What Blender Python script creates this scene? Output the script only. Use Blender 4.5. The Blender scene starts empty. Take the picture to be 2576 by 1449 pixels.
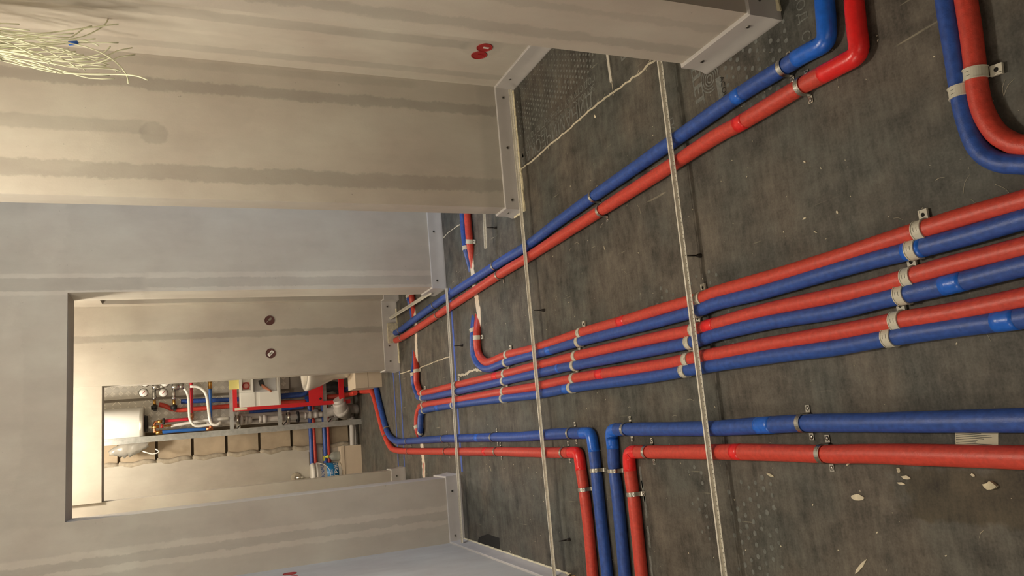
import bpy, bmesh, math, random
from mathutils import Vector, Matrix
random.seed(7)
SC = bpy.context.scene
COL = SC.collection
PI = math.pi

# ------------------------------------------------------------------ camera
cam_d = bpy.data.cameras.new('camera'); cam = bpy.data.objects.new('camera', cam_d); COL.objects.link(cam)
cam_d.sensor_width = 36.0; cam_d.sensor_fit = 'HORIZONTAL'
cam_d.lens = 1922.0/2576.0*36.0
cam_d.clip_start = 0.05; cam_d.clip_end = 60
YAW, PITCH, ROLL = 0.183, 0.3985, 0.01622
def cam_matrix():
    F = Vector((math.sin(YAW)*math.cos(PITCH), math.cos(YAW)*math.cos(PITCH), -math.sin(PITCH)))
    R = Vector((math.cos(YAW), -math.sin(YAW), 0))
    D = -(R.cross(F))
    R2 = R*math.cos(ROLL) + D*math.sin(ROLL)
    D2 = -R*math.sin(ROLL) + D*math.cos(ROLL)
    # the phone lay on its side: picture right is down in the room, picture up is to the right
    X, Y, Z = D2, R2, -F
    m = Matrix(((X.x, Y.x, Z.x, 0), (X.y, Y.y, Z.y, 0), (X.z, Y.z, Z.z, 1.5), (0, 0, 0, 1)))
    return m
cam.matrix_world = cam_matrix()
SC.camera = cam

# ------------------------------------------------------------------ world, lights, exposure
w = bpy.data.worlds.new('world'); SC.world = w; w.use_nodes = True
w.node_tree.nodes['Background'].inputs[0].default_value = (0.5, 0.6, 0.8, 1)
w.node_tree.nodes['Background'].inputs[1].default_value = 0.06
SC.view_settings.view_transform = 'Standard'
SC.view_settings.look = 'None'
SC.view_settings.exposure = 0.0
SC.view_settings.gamma = 1.0
SC.view_settings.use_curve_mapping = False
def area(name, loc, target, size, power, color):
    d = bpy.data.lights.new(name, 'AREA'); d.shape = 'RECTANGLE'; d.size = size[0]; d.size_y = size[1]
    d.energy = power; d.color = color
    o = bpy.data.objects.new(name, d); COL.objects.link(o); o.location = loc
    o.rotation_euler = (Vector(target)-Vector(loc)).to_track_quat('-Z', 'Y').to_euler()
    return o
def point(name, loc, power, color, r):
    d = bpy.data.lights.new(name, 'POINT'); d.energy = power; d.color = color; d.shadow_soft_size = r
    o = bpy.data.objects.new(name, d); COL.objects.link(o); o.location = loc
    return o
WARM = (1.0, 0.89, 0.745)
point('hall_bulb', (0.32, 2.52, 2.62), 80, WARM, 0.10)
point('front_room_fill', (-0.4, -1.7, 2.5), 30, WARM, 0.35)  # soft fill added behind the camera to lift the pier wall
point('left_room_fill', (-2.5, 1.3, 2.45), 78, WARM, 0.35)  # unseen fill light, added to brighten the near pier face
point('inner_hall_bulb', (0.1, 5.25, 2.62), 47, WARM, 0.08)
point('washroom_bulb', (0.0, 6.75, 2.62), 62, WARM, 0.08)
area('alcove_window_light', (3.35, 3.98, 1.5), (0, 4.0, 0.7), (0.95, 1.5), 36, (0.58, 0.73, 1.0))

# ------------------------------------------------------------------ helpers
def link(name, me, m=None, parent=None):
    o = bpy.data.objects.new(name, me); COL.objects.link(o)
    if m is not None and me is not None: me.materials.append(m)
    if parent is not None: o.parent = parent
    return o
def tag(o, label=None, cat=None, group=None, kind=None):
    if label: o['label'] = label
    if cat: o['category'] = cat
    if group: o['group'] = group
    if kind: o['kind'] = kind
    return o
def empty(name, loc, label, cat, group=None, rz=0):
    o = bpy.data.objects.new(name, None); COL.objects.link(o); o.location = loc; o.rotation_euler = (0, 0, rz)
    o.empty_display_size = 0.05
    return tag(o, label, cat, group)
class MB:
    """collects geometry, builds one mesh object"""
    def __init__(s): s.v = []; s.f = []; s.sm = []
    def add(s, vs, fs, smooth=False):
        b = len(s.v); s.v += [tuple(v) for v in vs]
        for f in fs: s.f.append([b+i for i in f]); s.sm.append(smooth)
        return s
    def box(s, lo, hi):
        x0, y0, z0 = lo; x1, y1, z1 = hi
        return s.add([(x0,y0,z0),(x1,y0,z0),(x1,y1,z0),(x0,y1,z0),(x0,y0,z1),(x1,y0,z1),(x1,y1,z1),(x0,y1,z1)],
            [(0,3,2,1),(4,5,6,7),(0,1,5,4),(1,2,6,5),(2,3,7,6),(3,0,4,7)])
    def bar(s, a, b, w, h, up=(0, 0, 1)):
        a = Vector(a); b = Vector(b); d = (b-a).normalized(); up = Vector(up)
        sd = d.cross(up)
        if sd.length < 1e-4: sd = d.cross(Vector((0, 1, 0)))
        sd.normalize(); u = sd.cross(d).normalized()
        vs = []
        for p in (a, b):
            for i, j in ((-1,-1),(1,-1),(1,1),(-1,1)): vs.append(p+sd*(i*w/2)+u*(j*h/2))
        return s.add(vs, [(0,1,2,3),(7,6,5,4),(0,4,5,1),(1,5,6,2),(2,6,7,3),(3,7,4,0)])
    def tube(s, pts, r, n=12, cap=True, rf=None):
        pts = [Vector(p) for p in pts]; N = len(pts)
        T = []
        for i in range(N):
            t = (pts[min(i+1, N-1)]-pts[max(i-1, 0)]); T.append(t.normalized())
        u = T[0].cross(Vector((0, 0, 1)))
        if u.length < 1e-3: u = T[0].cross(Vector((1, 0, 0)))
        u.normalize(); vs = []
        for i in range(N):
            u = (u-T[i]*u.dot(T[i])).normalized(); vv = T[i].cross(u)
            rr = r if rf is None else r*rf[i]
            for k in range(n):
                a = 2*PI*k/n; vs.append(pts[i]+u*(math.cos(a)*rr)+vv*(math.sin(a)*rr))
        fs = [(i*n+k, i*n+(k+1)%n, (i+1)*n+(k+1)%n, (i+1)*n+k) for i in range(N-1) for k in range(n)]
        s.add(vs, fs, True)
        if cap:
            b = len(s.v)-N*n
            s.f.append([b+k for k in range(n)][::-1]); s.sm.append(False)
            s.f.append([b+(N-1)*n+k for k in range(n)]); s.sm.append(False)
        return s
    def cyl(s, a, b, r, n=16, r2=None):
        return s.tube([a, b], r, n, True, [1, (r2/r if r2 else 1)])
    def lathe(s, prof, c=(0, 0, 0), axis='Z', n=24, sx=1, sy=1):
        vs = []
        for rr, h in prof:
            for k in range(n):
                a = 2*PI*k/n; x, y, z = rr*math.cos(a)*sx, rr*math.sin(a)*sy, h
                if axis == 'Y': x, y, z = x, -z, y
                if axis == 'X': x, y, z = z, y, -x
                vs.append((c[0]+x, c[1]+y, c[2]+z))
        fs = [(i*n+k, i*n+(k+1)%n, (i+1)*n+(k+1)%n, (i+1)*n+k) for i in range(len(prof)-1) for k in range(n)]
        return s.add(vs, fs, True)
    def poly(s, pts, z0, z1):
        n = len(pts); vs = [(p[0], p[1], z0) for p in pts]+[(p[0], p[1], z1) for p in pts]
        fs = [tuple(range(n))[::-1], tuple(range(n, 2*n))]+[(i, (i+1)%n, n+(i+1)%n, n+i) for i in range(n)]
        return s.add(vs, fs)
    def strap(s, prof, w, th, c=(0, 0, 0), ang=0):
        """profile polyline (y,z) swept along local X by width w, with thickness th"""
        P = [Vector((0, a, b)) for a, b in prof]; n = len(P); out = []
        for i in range(n):
            t = (P[min(i+1, n-1)]-P[max(i-1, 0)]).normalized(); nn = Vector((0, -t.z, t.y)); out.append(P[i]+nn*th)
        vs = []
        for q in (P, out):
            for i in range(n): vs += [q[i]+Vector((-w/2, 0, 0)), q[i]+Vector((w/2, 0, 0))]
        ca, sa = math.cos(ang), math.sin(ang)
        vs = [(c[0]+v.x*ca-v.y*sa, c[1]+v.x*sa+v.y*ca, c[2]+v.z) for v in vs]
        fs = []; m = 2*n
        for i in range(n-1):
            a = 2*i; fs += [(a, a+2, a+3, a+1), (m+a, m+a+1, m+a+3, m+a+2), (a, m+a, m+a+2, a+2), (a+1, a+3, m+a+3, m+a+1)]
        fs += [(0, 1, m+1, m), (m-2, 2*m-2, 2*m-1, m-1)]
        return s.add(vs, fs)
    def mesh(s, name):
        me = bpy.data.meshes.new(name); me.from_pydata(s.v, [], s.f); me.update()
        me.polygons.foreach_set('use_smooth', s.sm)
        bm = bmesh.new(); bm.from_mesh(me); bmesh.ops.recalc_face_normals(bm, faces=bm.faces); bm.to_mesh(me); bm.free()
        return me
    def build(s, name, m, parent=None, **kw):
        o = link(name, s.mesh(name), m, parent)
        if kw: tag(o, **kw)
        return o
def catmull(P, step=0.02):
    P = [Vector(p) for p in P]; out = []
    Q = [P[0]*2-P[1]]+P+[P[-1]*2-P[-2]]
    for i in range(1, len(Q)-2):
        a, b, c, d = Q[i-1], Q[i], Q[i+1], Q[i+2]; n = max(2, int((c-b).length/step))
        for k in range(n):
            t = k/n
            out.append(0.5*((2*b)+(c-a)*t+(2*a-5*b+4*c-d)*t*t+(-a+3*b-3*c+d)*t*t*t))
    out.append(P[-1]); return out
def fillet_join(A, B, r):
    """join two polylines that meet at A[-1]==B[0] with a small quadratic elbow"""
    c = A[-1]
    while len(A) > 1 and (A[-1]-c).length < r: A = A[:-1]
    while len(B) > 1 and (B[0]-c).length < r: B = B[1:]
    a = c+(A[-1]-c).normalized()*r; b = c+(B[0]-c).normalized()*r
    mid = [a*(1-t)**2+c*2*t*(1-t)+b*t*t for t in (0, .2, .4, .5, .6, .8, 1)]
    return A+mid+B

# ------------------------------------------------------------------ materials
def mat(name, col, rough=0.6, metal=0.0, noise=0.0, nscale=20, bump=0.0, bscale=200, alpha=None, trans=0, coat=0):
    m = bpy.data.materials.new(name); m.use_nodes = True; nt = m.node_tree; b = nt.nodes['Principled BSDF']
    b.inputs['Base Color'].default_value = (*col, 1); b.inputs['Roughness'].default_value = rough; b.inputs['Metallic'].default_value = metal
    if trans: b.inputs['Transmission Weight'].default_value = trans
    if coat: b.inputs['Coat Weight'].default_value = coat; b.inputs['Coat Roughness'].default_value = 0.2
    tc = nt.nodes.new('ShaderNodeTexCoord')
    if noise:
        n = nt.nodes.new('ShaderNodeTexNoise'); n.inputs['Scale'].default_value = nscale; n.inputs['Detail'].default_value = 5
        nt.links.new(tc.outputs['Object'], n.inputs['Vector'])
        r = nt.nodes.new('ShaderNodeMapRange'); r.inputs[1].default_value = .3; r.inputs[2].default_value = .7
        r.inputs[3].default_value = 1-noise; r.inputs[4].default_value = 1+noise
        nt.links.new(n.outputs[0], r.inputs[0])
        v = nt.nodes.new('ShaderNodeVectorMath'); v.operation = 'SCALE'; v.inputs[0].default_value = col
        nt.links.new(r.outputs[0], v.inputs['Scale']); nt.links.new(v.outputs[0], b.inputs['Base Color'])
    if bump:
        n = nt.nodes.new('ShaderNodeTexNoise'); n.inputs['Scale'].default_value = bscale; n.inputs['Detail'].default_value = 4
        nt.links.new(tc.outputs['Object'], n.inputs['Vector'])
        bp = nt.nodes.new('ShaderNodeBump'); bp.inputs['Strength'].default_value = bump; bp.inputs['Distance'].default_value = 0.002
        nt.links.new(n.outputs[0], bp.inputs['Height']); nt.links.new(bp.outputs[0], b.inputs['Normal'])
    return m

class NT:
    def __init__(s, nt): s.nt = nt
    def n(s, t, **k):
        nd = s.nt.nodes.new(t)
        for a, v in k.items(): setattr(nd, a, v)
        return nd
    def put(s, inp, v):
        if hasattr(v, 'links'): s.nt.links.new(v, inp)
        else: inp.default_value = v
    def math(s, op, a, b=0.0, clamp=False):
        nd = s.n('ShaderNodeMath', operation=op, use_clamp=clamp); s.put(nd.inputs[0], a); s.put(nd.inputs[1], b); return nd.outputs[0]
    def noise(s, vec, scale, detail=4, rough=.5):
        nd = s.n('ShaderNodeTexNoise'); s.nt.links.new(vec, nd.inputs['Vector']); nd.inputs['Scale'].default_value = scale
        nd.inputs['Detail'].default_value = detail; nd.inputs['Roughness'].default_value = rough; return nd.outputs[0]
    def rng(s, v, a, b, c, d, smooth=False):
        nd = s.n('ShaderNodeMapRange'); nd.interpolation_type = 'SMOOTHSTEP' if smooth else 'LINEAR'
        s.put(nd.inputs[0], v)
        for i, x in enumerate((a, b, c, d)): nd.inputs[i+1].default_value = x
        return nd.outputs[0]
    def mix(s, f, a, b):
        nd = s.n('ShaderNodeMix', data_type='RGBA'); s.put(nd.inputs[0], f)
        for i, c in ((6, a), (7, b)): s.put(nd.inputs[i], (*c, 1) if isinstance(c, tuple) and len(c) == 3 else c)
        return nd.outputs[2]

PL = (0.49, 0.455, 0.395)
def plaster(name, axis, bands=(), rects=(), base=PL, rough=0.9):
    """bare gypsum plaster; bands: (centre, half width, z low, z high, factor, ragged edge size, rim) damp filled channels with a shape of their own"""
    m = bpy.data.materials.new(name); m.use_nodes = True; nt = m.node_tree; S = NT(nt); b = nt.nodes['Principled BSDF']
    g = S.n('ShaderNodeNewGeometry'); sep = S.n('ShaderNodeSeparateXYZ'); nt.links.new(g.outputs['Position'], sep.inputs[0])
    P = g.outputs['Position']; u = sep.outputs['XY'.index(axis)]; z = sep.outputs[2]
    st = S.n('ShaderNodeMapping'); st.inputs['Scale'].default_value = (1, 1, .35); nt.links.new(P, st.inputs[0])
    big = S.noise(P, 1.7, 5, .6); fine = S.noise(st.outputs[0], 9, 6, .65)
    v = S.math('ADD', S.rng(big, .3, .7, .86, 1.10), S.rng(fine, .3, .7, -.06, .06))
    e1 = S.math('SUBTRACT', S.noise(P, 13, 6, .72), .5)
    for c, hw, z0, z1, fac, rag, rim in bands:
        d = S.math('ABSOLUTE', S.math('SUBTRACT', u, c))
        d = S.math('ADD', d, S.math('MULTIPLY', e1, rag))
        zm = S.math('MULTIPLY', S.rng(z, z0-.02, z0+.02, 0, 1), S.rng(z, z1-.015, z1+.015, 1, 0))
        if rim:
            k = S.math('MULTIPLY', S.rng(d, hw+rim, hw+rim+.012, 1, 0, True), zm)
            v = S.math('MULTIPLY', v, S.math('ADD', 1, S.math('MULTIPLY', k, .16)))
            k = S.math('MULTIPLY', S.rng(d, hw-.003, hw+.005, 1, 0, True), zm)
            v = S.math('MULTIPLY', v, S.math('ADD', 1, S.math('MULTIPLY', k, fac-.13)))
        else:
            k = S.math('MULTIPLY', S.rng(d, hw-.005, hw+.008, 1, 0, True), zm)
            v = S.math('MULTIPLY', v, S.math('ADD', 1, S.math('MULTIPLY', k, fac)))
    for c, zc, ru, rz, fac in rects:      # round or oblong damp patches
        du = S.math('DIVIDE', S.math('SUBTRACT', u, c), ru); dz = S.math('DIVIDE', S.math('SUBTRACT', z, zc), rz)
        d = S.math('SQRT', S.math('ADD', S.math('MULTIPLY', du, du), S.math('MULTIPLY', dz, dz)))
        k = S.rng(S.math('ADD', d, e1), .85, 1.1, 1, 0, True)
        v = S.math('MULTIPLY', v, S.math('ADD', 1, S.math('MULTIPLY', k, fac)))
    specks = S.rng(S.noise(P, 60, 2, .5), .76, .80, 1.0, .7)
    v = S.math('MULTIPLY', v, specks)
    col = S.mix(S.rng(big, .35, .65, 0, 1), (base[0]*1.01, base[1]*.985, base[2]*.97), (base[0]*.98, base[1]*1.01, base[2]*1.0))
    sc = S.n('ShaderNodeVectorMath', operation='SCALE'); nt.links.new(col, sc.inputs[0]); nt.links.new(v, sc.inputs['Scale'])
    nt.links.new(sc.outputs[0], b.inputs['Base Color']); b.inputs['Roughness'].default_value = rough
    bp = S.n('ShaderNodeBump'); bp.inputs['Strength'].default_value = .12; bp.inputs['Distance'].default_value = .002
    h = S.math('ADD', S.noise(P, 140, 3), S.math('MULTIPLY', fine, 2)); nt.links.new(h, bp.inputs['Height']); nt.links.new(bp.outputs[0], b.inputs['Normal'])
    return m

def floor_material():
    m = bpy.data.materials.new('acoustic_mat_grey'); m.use_nodes = True; nt = m.node_tree; S = NT(nt); b = nt.nodes['Principled BSDF']
    g = S.n('ShaderNodeNewGeometry'); P = g.outputs['Position']
    st = S.n('ShaderNodeMapping'); st.inputs['Scale'].default_value = (1, .55, 1); st.inputs['Rotation'].default_value = (0, 0, .2); nt.links.new(P, st.inputs[0])
    st2 = S.n('ShaderNodeMapping'); st2.inputs['Scale'].default_value = (.28, 1, 1); st2.inputs['Rotation'].default_value = (0, 0, -.1); nt.links.new(P, st2.inputs[0])
    a = S.noise(P, 2.2, 6, .6); c = S.noise(st.outputs[0], 16, 6, .7); d = S.noise(st2.outputs[0], 14, 5, .65); e = S.noise(P, 170, 3, .6)
    f2 = S.noise(st2.outputs[0], 55, 4, .7); a2 = S.noise(P, 7, 5, .65)
    v = S.math('ADD', S.rng(a, .3, .7, .76, 1.2), S.math('ADD', S.rng(c, .25, .75, -.42, .42), S.rng(d, .25, .75, -.38, .42)))
    v = S.math('ADD', v, S.math('ADD', S.rng(f2, .25, .75, -.3, .3), S.rng(a2, .3, .7, -.22, .22)))
    v = S.math('ADD', v, S.rng(e, .25, .75, -.22, .22))
    col = S.mix(S.rng(S.noise(P, 3.1, 3), .4, .6, 0, 1), (.098, .085, .069), (.077, .077, .067))
    # dirty brown patch beside the near red pipe
    sep = S.n('ShaderNodeSeparateXYZ'); nt.links.new(P, sep.inputs[0])
    dx = S.math('DIVIDE', S.math('SUBTRACT', sep.outputs[0], -.245), .058); dy = S.math('DIVIDE', S.math('SUBTRACT', sep.outputs[1], 1.05), .30)
    dd = S.math('MAXIMUM', S.math('ABSOLUTE', dx), S.math('ABSOLUTE', dy))
    k = S.rng(S.math('ADD', dd, S.math('SUBTRACT', S.noise(P, 20, 3), .5)), .8, 1.1, .75, 0, True)
    col = S.mix(k, col, (.052, .040, .022))
    # white dust specks and scratches
    sp = S.rng(S.noise(P, 46, 2, .5), .765, .80, 0, .8)
    st3 = S.n('ShaderNodeMapping'); st3.inputs['Scale'].default_value = (1, .06, 1); st3.inputs['Rotation'].default_value = (0, 0, .9); nt.links.new(P, st3.inputs[0])
    sc1 = S.math('MULTIPLY', S.rng(S.noise(st3.outputs[0], 60, 2), .70, .74, 0, .45), S.rng(S.noise(P, 5, 2), .52, .6, 0, 1))
    sc = S.n('ShaderNodeVectorMath', operation='SCALE'); nt.links.new(col, sc.inputs[0]); nt.links.new(v, sc.inputs['Scale'])
    fin = S.mix(S.math('MAXIMUM', sp, sc1, True), sc.outputs[0], (.42, .38, .28))
    nt.links.new(fin, b.inputs['Base Color']); b.inputs['Roughness'].default_value = .62
    b.inputs['Specular IOR Level'].default_value = .35
    bp = S.n('ShaderNodeBump'); bp.inputs['Strength'].default_value = .35; bp.inputs['Distance'].default_value = .002
    nt.links.new(S.math('ADD', c, S.math('MULTIPLY', e, .5)), bp.inputs['Height']); nt.links.new(bp.outputs[0], b.inputs['Normal'])
    return m

def block_material():
    return mat('aerated_block', (.42, .34, .24), .9, noise=.18, nscale=6, bump=.5, bscale=60)

M = dict(
    strip=mat('strip_fleece', (.50, .475, .45), .85, noise=.05, nscale=12, bump=.10, bscale=300),
    foamc=mat('strip_cream_edge', (.78, .70, .48), .8, noise=.1, nscale=80),
    foam=mat('white_filler', (.72, .63, .50), .8, noise=.08, nscale=40, bump=.4, bscale=80),
    patch=mat('putty_patch', (.55, .50, .36), .9, noise=.25, nscale=50, bump=.6, bscale=60),
    red=mat('red_sleeve', (.56, .055, .034), .42, noise=.14, nscale=90, bump=.28, bscale=320),
    blue=mat('blue_sleeve', (.026, .078, .33), .42, noise=.22, nscale=70, bump=.28, bscale=320),
    redt=mat('red_tape', (.78, .020, .020), .3, noise=.08, nscale=60, bump=.35, bscale=120),
    bluet=mat('blue_tape', (.015, .13, .62), .3, noise=.12, nscale=60, bump=.35, bscale=120),
    steel=mat('zinc_steel', (.62, .60, .54), .28, 1.0, noise=.1, nscale=50),
    rail=mat('galvanised_rail', (.74, .71, .62), .45, .45, noise=.12, nscale=120),
    screw=mat('dark_screw', (.05, .045, .04), .5, .7),
    headm=mat('screw_head', (.35, .33, .30), .35, .9),
    clip=mat('clip_plastic', (.60, .57, .47), .45, noise=.05),
    clipd=mat('clip_mark', (.10, .09, .07), .7),
    hole=mat('dark_hole', (.012, .011, .010), .9),
    tape=mat('floor_tape_blue', (.05, .11, .45), .6, noise=.2, nscale=40),
    print=mat('mat_print', (.15, .155, .142), .7, noise=.35, nscale=90),
    printd=mat('mat_print_faint', (.135, .140, .130), .7, noise=.35, nscale=60),
    flake=mat('plaster_flake', (.62, .56, .42), .9, noise=.15, nscale=60),
    redbox=mat('socket_red', (.36, .018, .018), .5),
    brown=mat('junction_brown', (.10, .035, .03), .6),
    cable=mat('cable_white', (.70, .72, .52), .5),
    white=mat('enamel_white', (.80, .79, .74), .25),
    greyp=mat('pipe_grey', (.50, .47, .44), .4, noise=.05),
    stud=mat('stud_zinc', (.45, .46, .44), .4, .75, noise=.15, nscale=30),
    frame=mat('frame_red', (.56, .015, .02), .35),
    hotp=mat('thin_red', (.55, .02, .04), .4), coldp=mat('thin_blue', (.02, .12, .42), .4),
    brass=mat('brass', (.62, .36, .10), .3, 1.0), copper=mat('copper', (.62, .25, .12), .35, 1.0),
    chrome=mat('nickel', (.62, .62, .60), .22, 1.0),
    black=mat('black_rubber', (.02, .02, .02), .5),
    tread=mat('tread_plate', (.52, .50, .45), .35, .65, noise=.12, nscale=12),
    treadb=mat('tread_bar', (.80, .77, .70), .28, .7),
    card=mat('beige_box', (.60, .50, .38), .85, noise=.05, nscale=6),
    yellow=mat('yellow_foam', (.75, .68, .25), .8),
    ceram=mat('ceramic', (.72, .68, .60), .12),
    pailb=mat('pail_blue', (.01, .19, .46), .35), pailw=mat('pail_white', (.74, .72, .66), .35),
    clear=mat('clear_plastic', (.75, .78, .72), .15, trans=.75),
    lime=mat('lime_plastic', (.55, .55, .06), .4),
    paper=mat('label_paper', (.70, .66, .50), .7), ink=mat('ink', (.03, .03, .03), .7),
    inkb=mat('ink_blue', (.01, .08, .35), .6),
    grey2=mat('sticker_grey', (.42, .42, .42), .5), skin=mat('printed_hand', (.55, .22, .13), .6),
    wood=mat('raw_wood', (.55, .33, .13), .7, noise=.2, nscale=30),
    concrete=mat('raw_concrete', (.36, .33, .28), .95, noise=.15, nscale=3, bump=.6, bscale=40),
    block=block_material(), mortar=mat('mortar', (.40, .35, .27), .95, noise=.2, nscale=25, bump=.8, bscale=50),
    joint=mat('recessed_joint', (.20, .16, .11), .95),
    glass=mat('window_glass', (.9, .95, 1), .02, trans=1.0), pvc=mat('window_pvc', (.75, .75, .75), .4),
)
FL = floor_material()
W_plain = plaster('plaster_plain', 'X')
W_B = plaster('plaster_door_wall', 'X', bands=[(.908, .026, .05, 1.72, -.05, .03, .028), (.905, .034, 1.735, 3, -.09, .02, .018),
    (-.535, .022, .05, 3, -.05, .05, .030), (1.35, .02, 1.0, 1.02, -.05, .02, 0)],
    rects=[(-.43, 2.28, .10, .35, .05), (1.25, 2.2, .22, .10, .06), (.30, 2.35, .5, .06, .05), (-.45, 1.75, .07, .16, -.05)])
W_A = plaster('plaster_pier', 'X', bands=[(1.490, .024, .05, 3, -.24, .06, 0), (1.108, .032, .05, 3, -.22, .06, 0), (1.297, .028, 1.66, 3, -.17, .04, 0),
    (1.3, .32, .0, .19, -.10, .05, 0), (1.59, .016, .5, 3, -.09, .03, 0)], rects=[(1.275, 1.63, .050, .055, -.17), (1.35, 1.0, .10, .25, .04), (1.22, 2.0, .12, .2, .05)])
W_C = plaster('plaster_niche_side', 'Y', bands=[(2.905, .034, .36, 3, -.17, .04, 0), (3.175, .026, .0, 3, -.15, .04, 0), (2.76, .03, .3, 3, -.13, .07, 0), (3.04, .012, 1.3, 3, .05, .03, 0)],
    rects=[(2.90, .30, .10, .10, -.08)], base=(.54, .50, .43))
W_P = plaster('plaster_near_pier', 'Y', bands=[(1.715, .022, .0, 3, -.17, .07, 0), (1.585, .014, .0, 1.6, -.12, .08, 0)], base=(.50, .455, .39))
W_D = plaster('plaster_inner_wall', 'X', bands=[(.775, .022, .0, 3, -.22, .04, 0)])
W_L = plaster('plaster_left_wall', 'Y', base=(.50, .49, .46))

# ------------------------------------------------------------------ structure
def wall(name, lo, hi, m):
    return MB().box(lo, hi).build(name, m, kind='structure')
CH = 2.8
MB().box((-3.6, -2.6, -.25), (3.6, 8.2, -.045)).build('floor_slab', M['concrete'], kind='structure').name = 'trim_1'
# floor of acoustic matting; the two cross grooves are left open and filled with white filler
fl = MB().box((-3.6, -2.6, -.045), (3.6, 8.2, 0)).build('floor', FL, kind='structure')
wall('ceiling', (-3.6, -2.6, CH), (3.6, 8.2, CH+.1), W_plain)
wall('wall_left', (-.85, 3.13, 0), (-.70, 4.57, CH), W_L)
# door wall: pieces around door 1 (X -.32 .. .86, top 2.10)
b = MB(); b.box((-3.6, 4.57, 0), (-.32, 4.82, CH)); b.box((.86, 4.57, 0), (3.6, 4.82, CH)); b.box((-.32, 4.57, 2.10), (.86, 4.82, CH))
b.build('wall_front', W_B, kind='structure')
wall('wall_pier', (1.0, 3.272, 0), (3.6, 3.388, CH), W_A)
wall('wall_niche', (1.62, 1.79, 0), (1.75, 3.272, CH), W_C)
wall('wall_near_pier', (1.02, 1.49, 0), (3.6, 1.79, CH), W_P)
# inner side wall with its own doorway
b = MB(); b.box((1.0, 4.82, 2.05), (1.1, 5.77, CH)); b.box((1.0, 5.77, 0), (1.1, 5.86, CH))
b.build('wall_inner_side', W_plain, kind='structure')
b = MB(); b.box((.456, 5.86, 0), (3.6, 6.02, CH)); b.box((-3.6, 5.90, 0), (-.31, 6.04, CH)); b.box((-.31, 5.87, 2.062), (.456, 6.03, CH))
b.build('wall_inner', W_D, kind='structure')
wall('wall_inner_left', (-.82, 4.82, 0), (-.72, 5.9, CH), W_plain)
wall('wall_washroom_left', (-1.1, 6.04, 0), (-1.0, 8.0, CH), M['concrete'])
wall('wall_washroom_right', (1.5, 6.02, 0), (1.6, 8.0, CH), M['concrete'])
wall('wall_back', (-3.6, 7.82, 0), (3.6, 8.1, CH), M['concrete'])
wall('wall_far_right', (3.5, -2.6, 0), (3.6, 3.3, CH), W_plain)
b = MB(); b.box((3.5, 3.39, 0), (3.6, 4.57, .75)); b.box((3.5, 3.39, 2.25), (3.6, 4.57, CH)); b.box((3.5, 3.39, .75), (3.6, 3.48, 2.25)); b.box((3.5, 4.48, .75), (3.6, 4.57, 2.25))
b.build('wall_window', W_plain, kind='structure')
wall('wall_side_right', (3.5, 4.82, 0), (3.6, 8.1, CH), W_plain)
wall('wall_far_left', (-3.6, -2.6, 0), (-3.5, 8.1, CH), W_plain)
wall('wall_behind', (-3.6, -2.6, 0), (3.6, -2.5, CH), W_plain)
win = MB(); win.box((3.52, 3.48, .75), (3.57, 3.53, 2.25)); win.box((3.52, 4.43, .75), (3.57, 4.48, 2.25)); win.box((3.52, 3.53, .75), (3.57, 4.43, .8)); win.box((3.52, 3.53, 2.2), (3.57, 4.43, 2.25))
wo = win.build('window_1', M['pvc'], kind='structure')
MB().box((3.54, 3.53, .8), (3.548, 4.43, 2.2)).build('pane', M['glass'], wo)

# ------------------------------------------------------------------ edge strips at the wall feet (perimeter tape of acoustic felt)
def sweep_path(path, prof, jag=0):
    """path: plan points, room on the left-hand side; prof: (offset, z) points"""
    P = [Vector((p[0], p[1], 0)) for p in path]; n = len(P); mb = MB(); vs = []
    k = len(prof)
    for i in range(n):
        d0 = (P[i]-P[i-1]).normalized() if i > 0 else (P[1]-P[0]).normalized()
        d1 = (P[i+1]-P[i]).normalized() if i < n-1 else d0
        n0 = Vector((-d0.y, d0.x, 0)); n1 = Vector((-d1.y, d1.x, 0)); nn = (n0+n1)
        nn = nn/max(.3, nn.length_squared/2)
        for off, z in prof:
            j = random.uniform(-jag, jag) if jag else 0
            vs.append((P[i].x+nn.x*(off+j), P[i].y+nn.y*(off+j), z+(abs(j) if z > .001 else 0)))
    fs = [(i*k+a, (i+1)*k+a, (i+1)*k+(a+1)%k, i*k+(a+1)%k) for i in range(n-1) for a in range(k)]
    fs += [tuple(range(k)), tuple(range((n-1)*k, n*k))[::-1]]
    mb.add(vs, fs); return mb
def subdivide(path, step):
    out = []
    for a, b in zip(path[:-1], path[1:]):
        a = Vector(a); b = Vector(b); n = max(1, int((b-a).length/step))
        out += [tuple(a+(b-a)*(i/n)) for i in range(n)]
    return out+[tuple(path[-1])]
def strip(name, path, h, screws, foam=()):
    prof = [(-.002, 0), (.0165, 0), (.0172, .004), (.0160, .012), (.0130, .026), (.0105, .042), (.0095, .058), (.0100, h-.014), (.0098, h-.003), (.0070, h), (-.002, h)]
    sw = sweep_path(path, prof); o = sw.build(name, M['strip'], kind='structure')
    for pg in o.data.polygons: pg.use_smooth = abs(pg.normal.z) < .6
    o.data.set_sharp_from_angle(angle=.6)
    for fp in foam:
        sp = subdivide(fp, .012)
        f = sweep_path(sp, [(.010, 0), (.020, 0), (.021, .006), (.016, .012), (.010, .010)], jag=.0018).build('edge_bead', M['foamc'], o)
    for (x, y, nx, ny) in screws:
        c = Vector((x, y, h*.62)); d = Vector((nx, ny, 0))
        s = MB().cyl(c+d*.007, c+d*.0125, .0065, 12).build('nail_head', M['headm'], o)
        s2 = MB().cyl(c+d*.0125, c+d*.0135, .0028, 8).build('nail_pin', M['screw'], o)
    return o
LX = -.70
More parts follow.
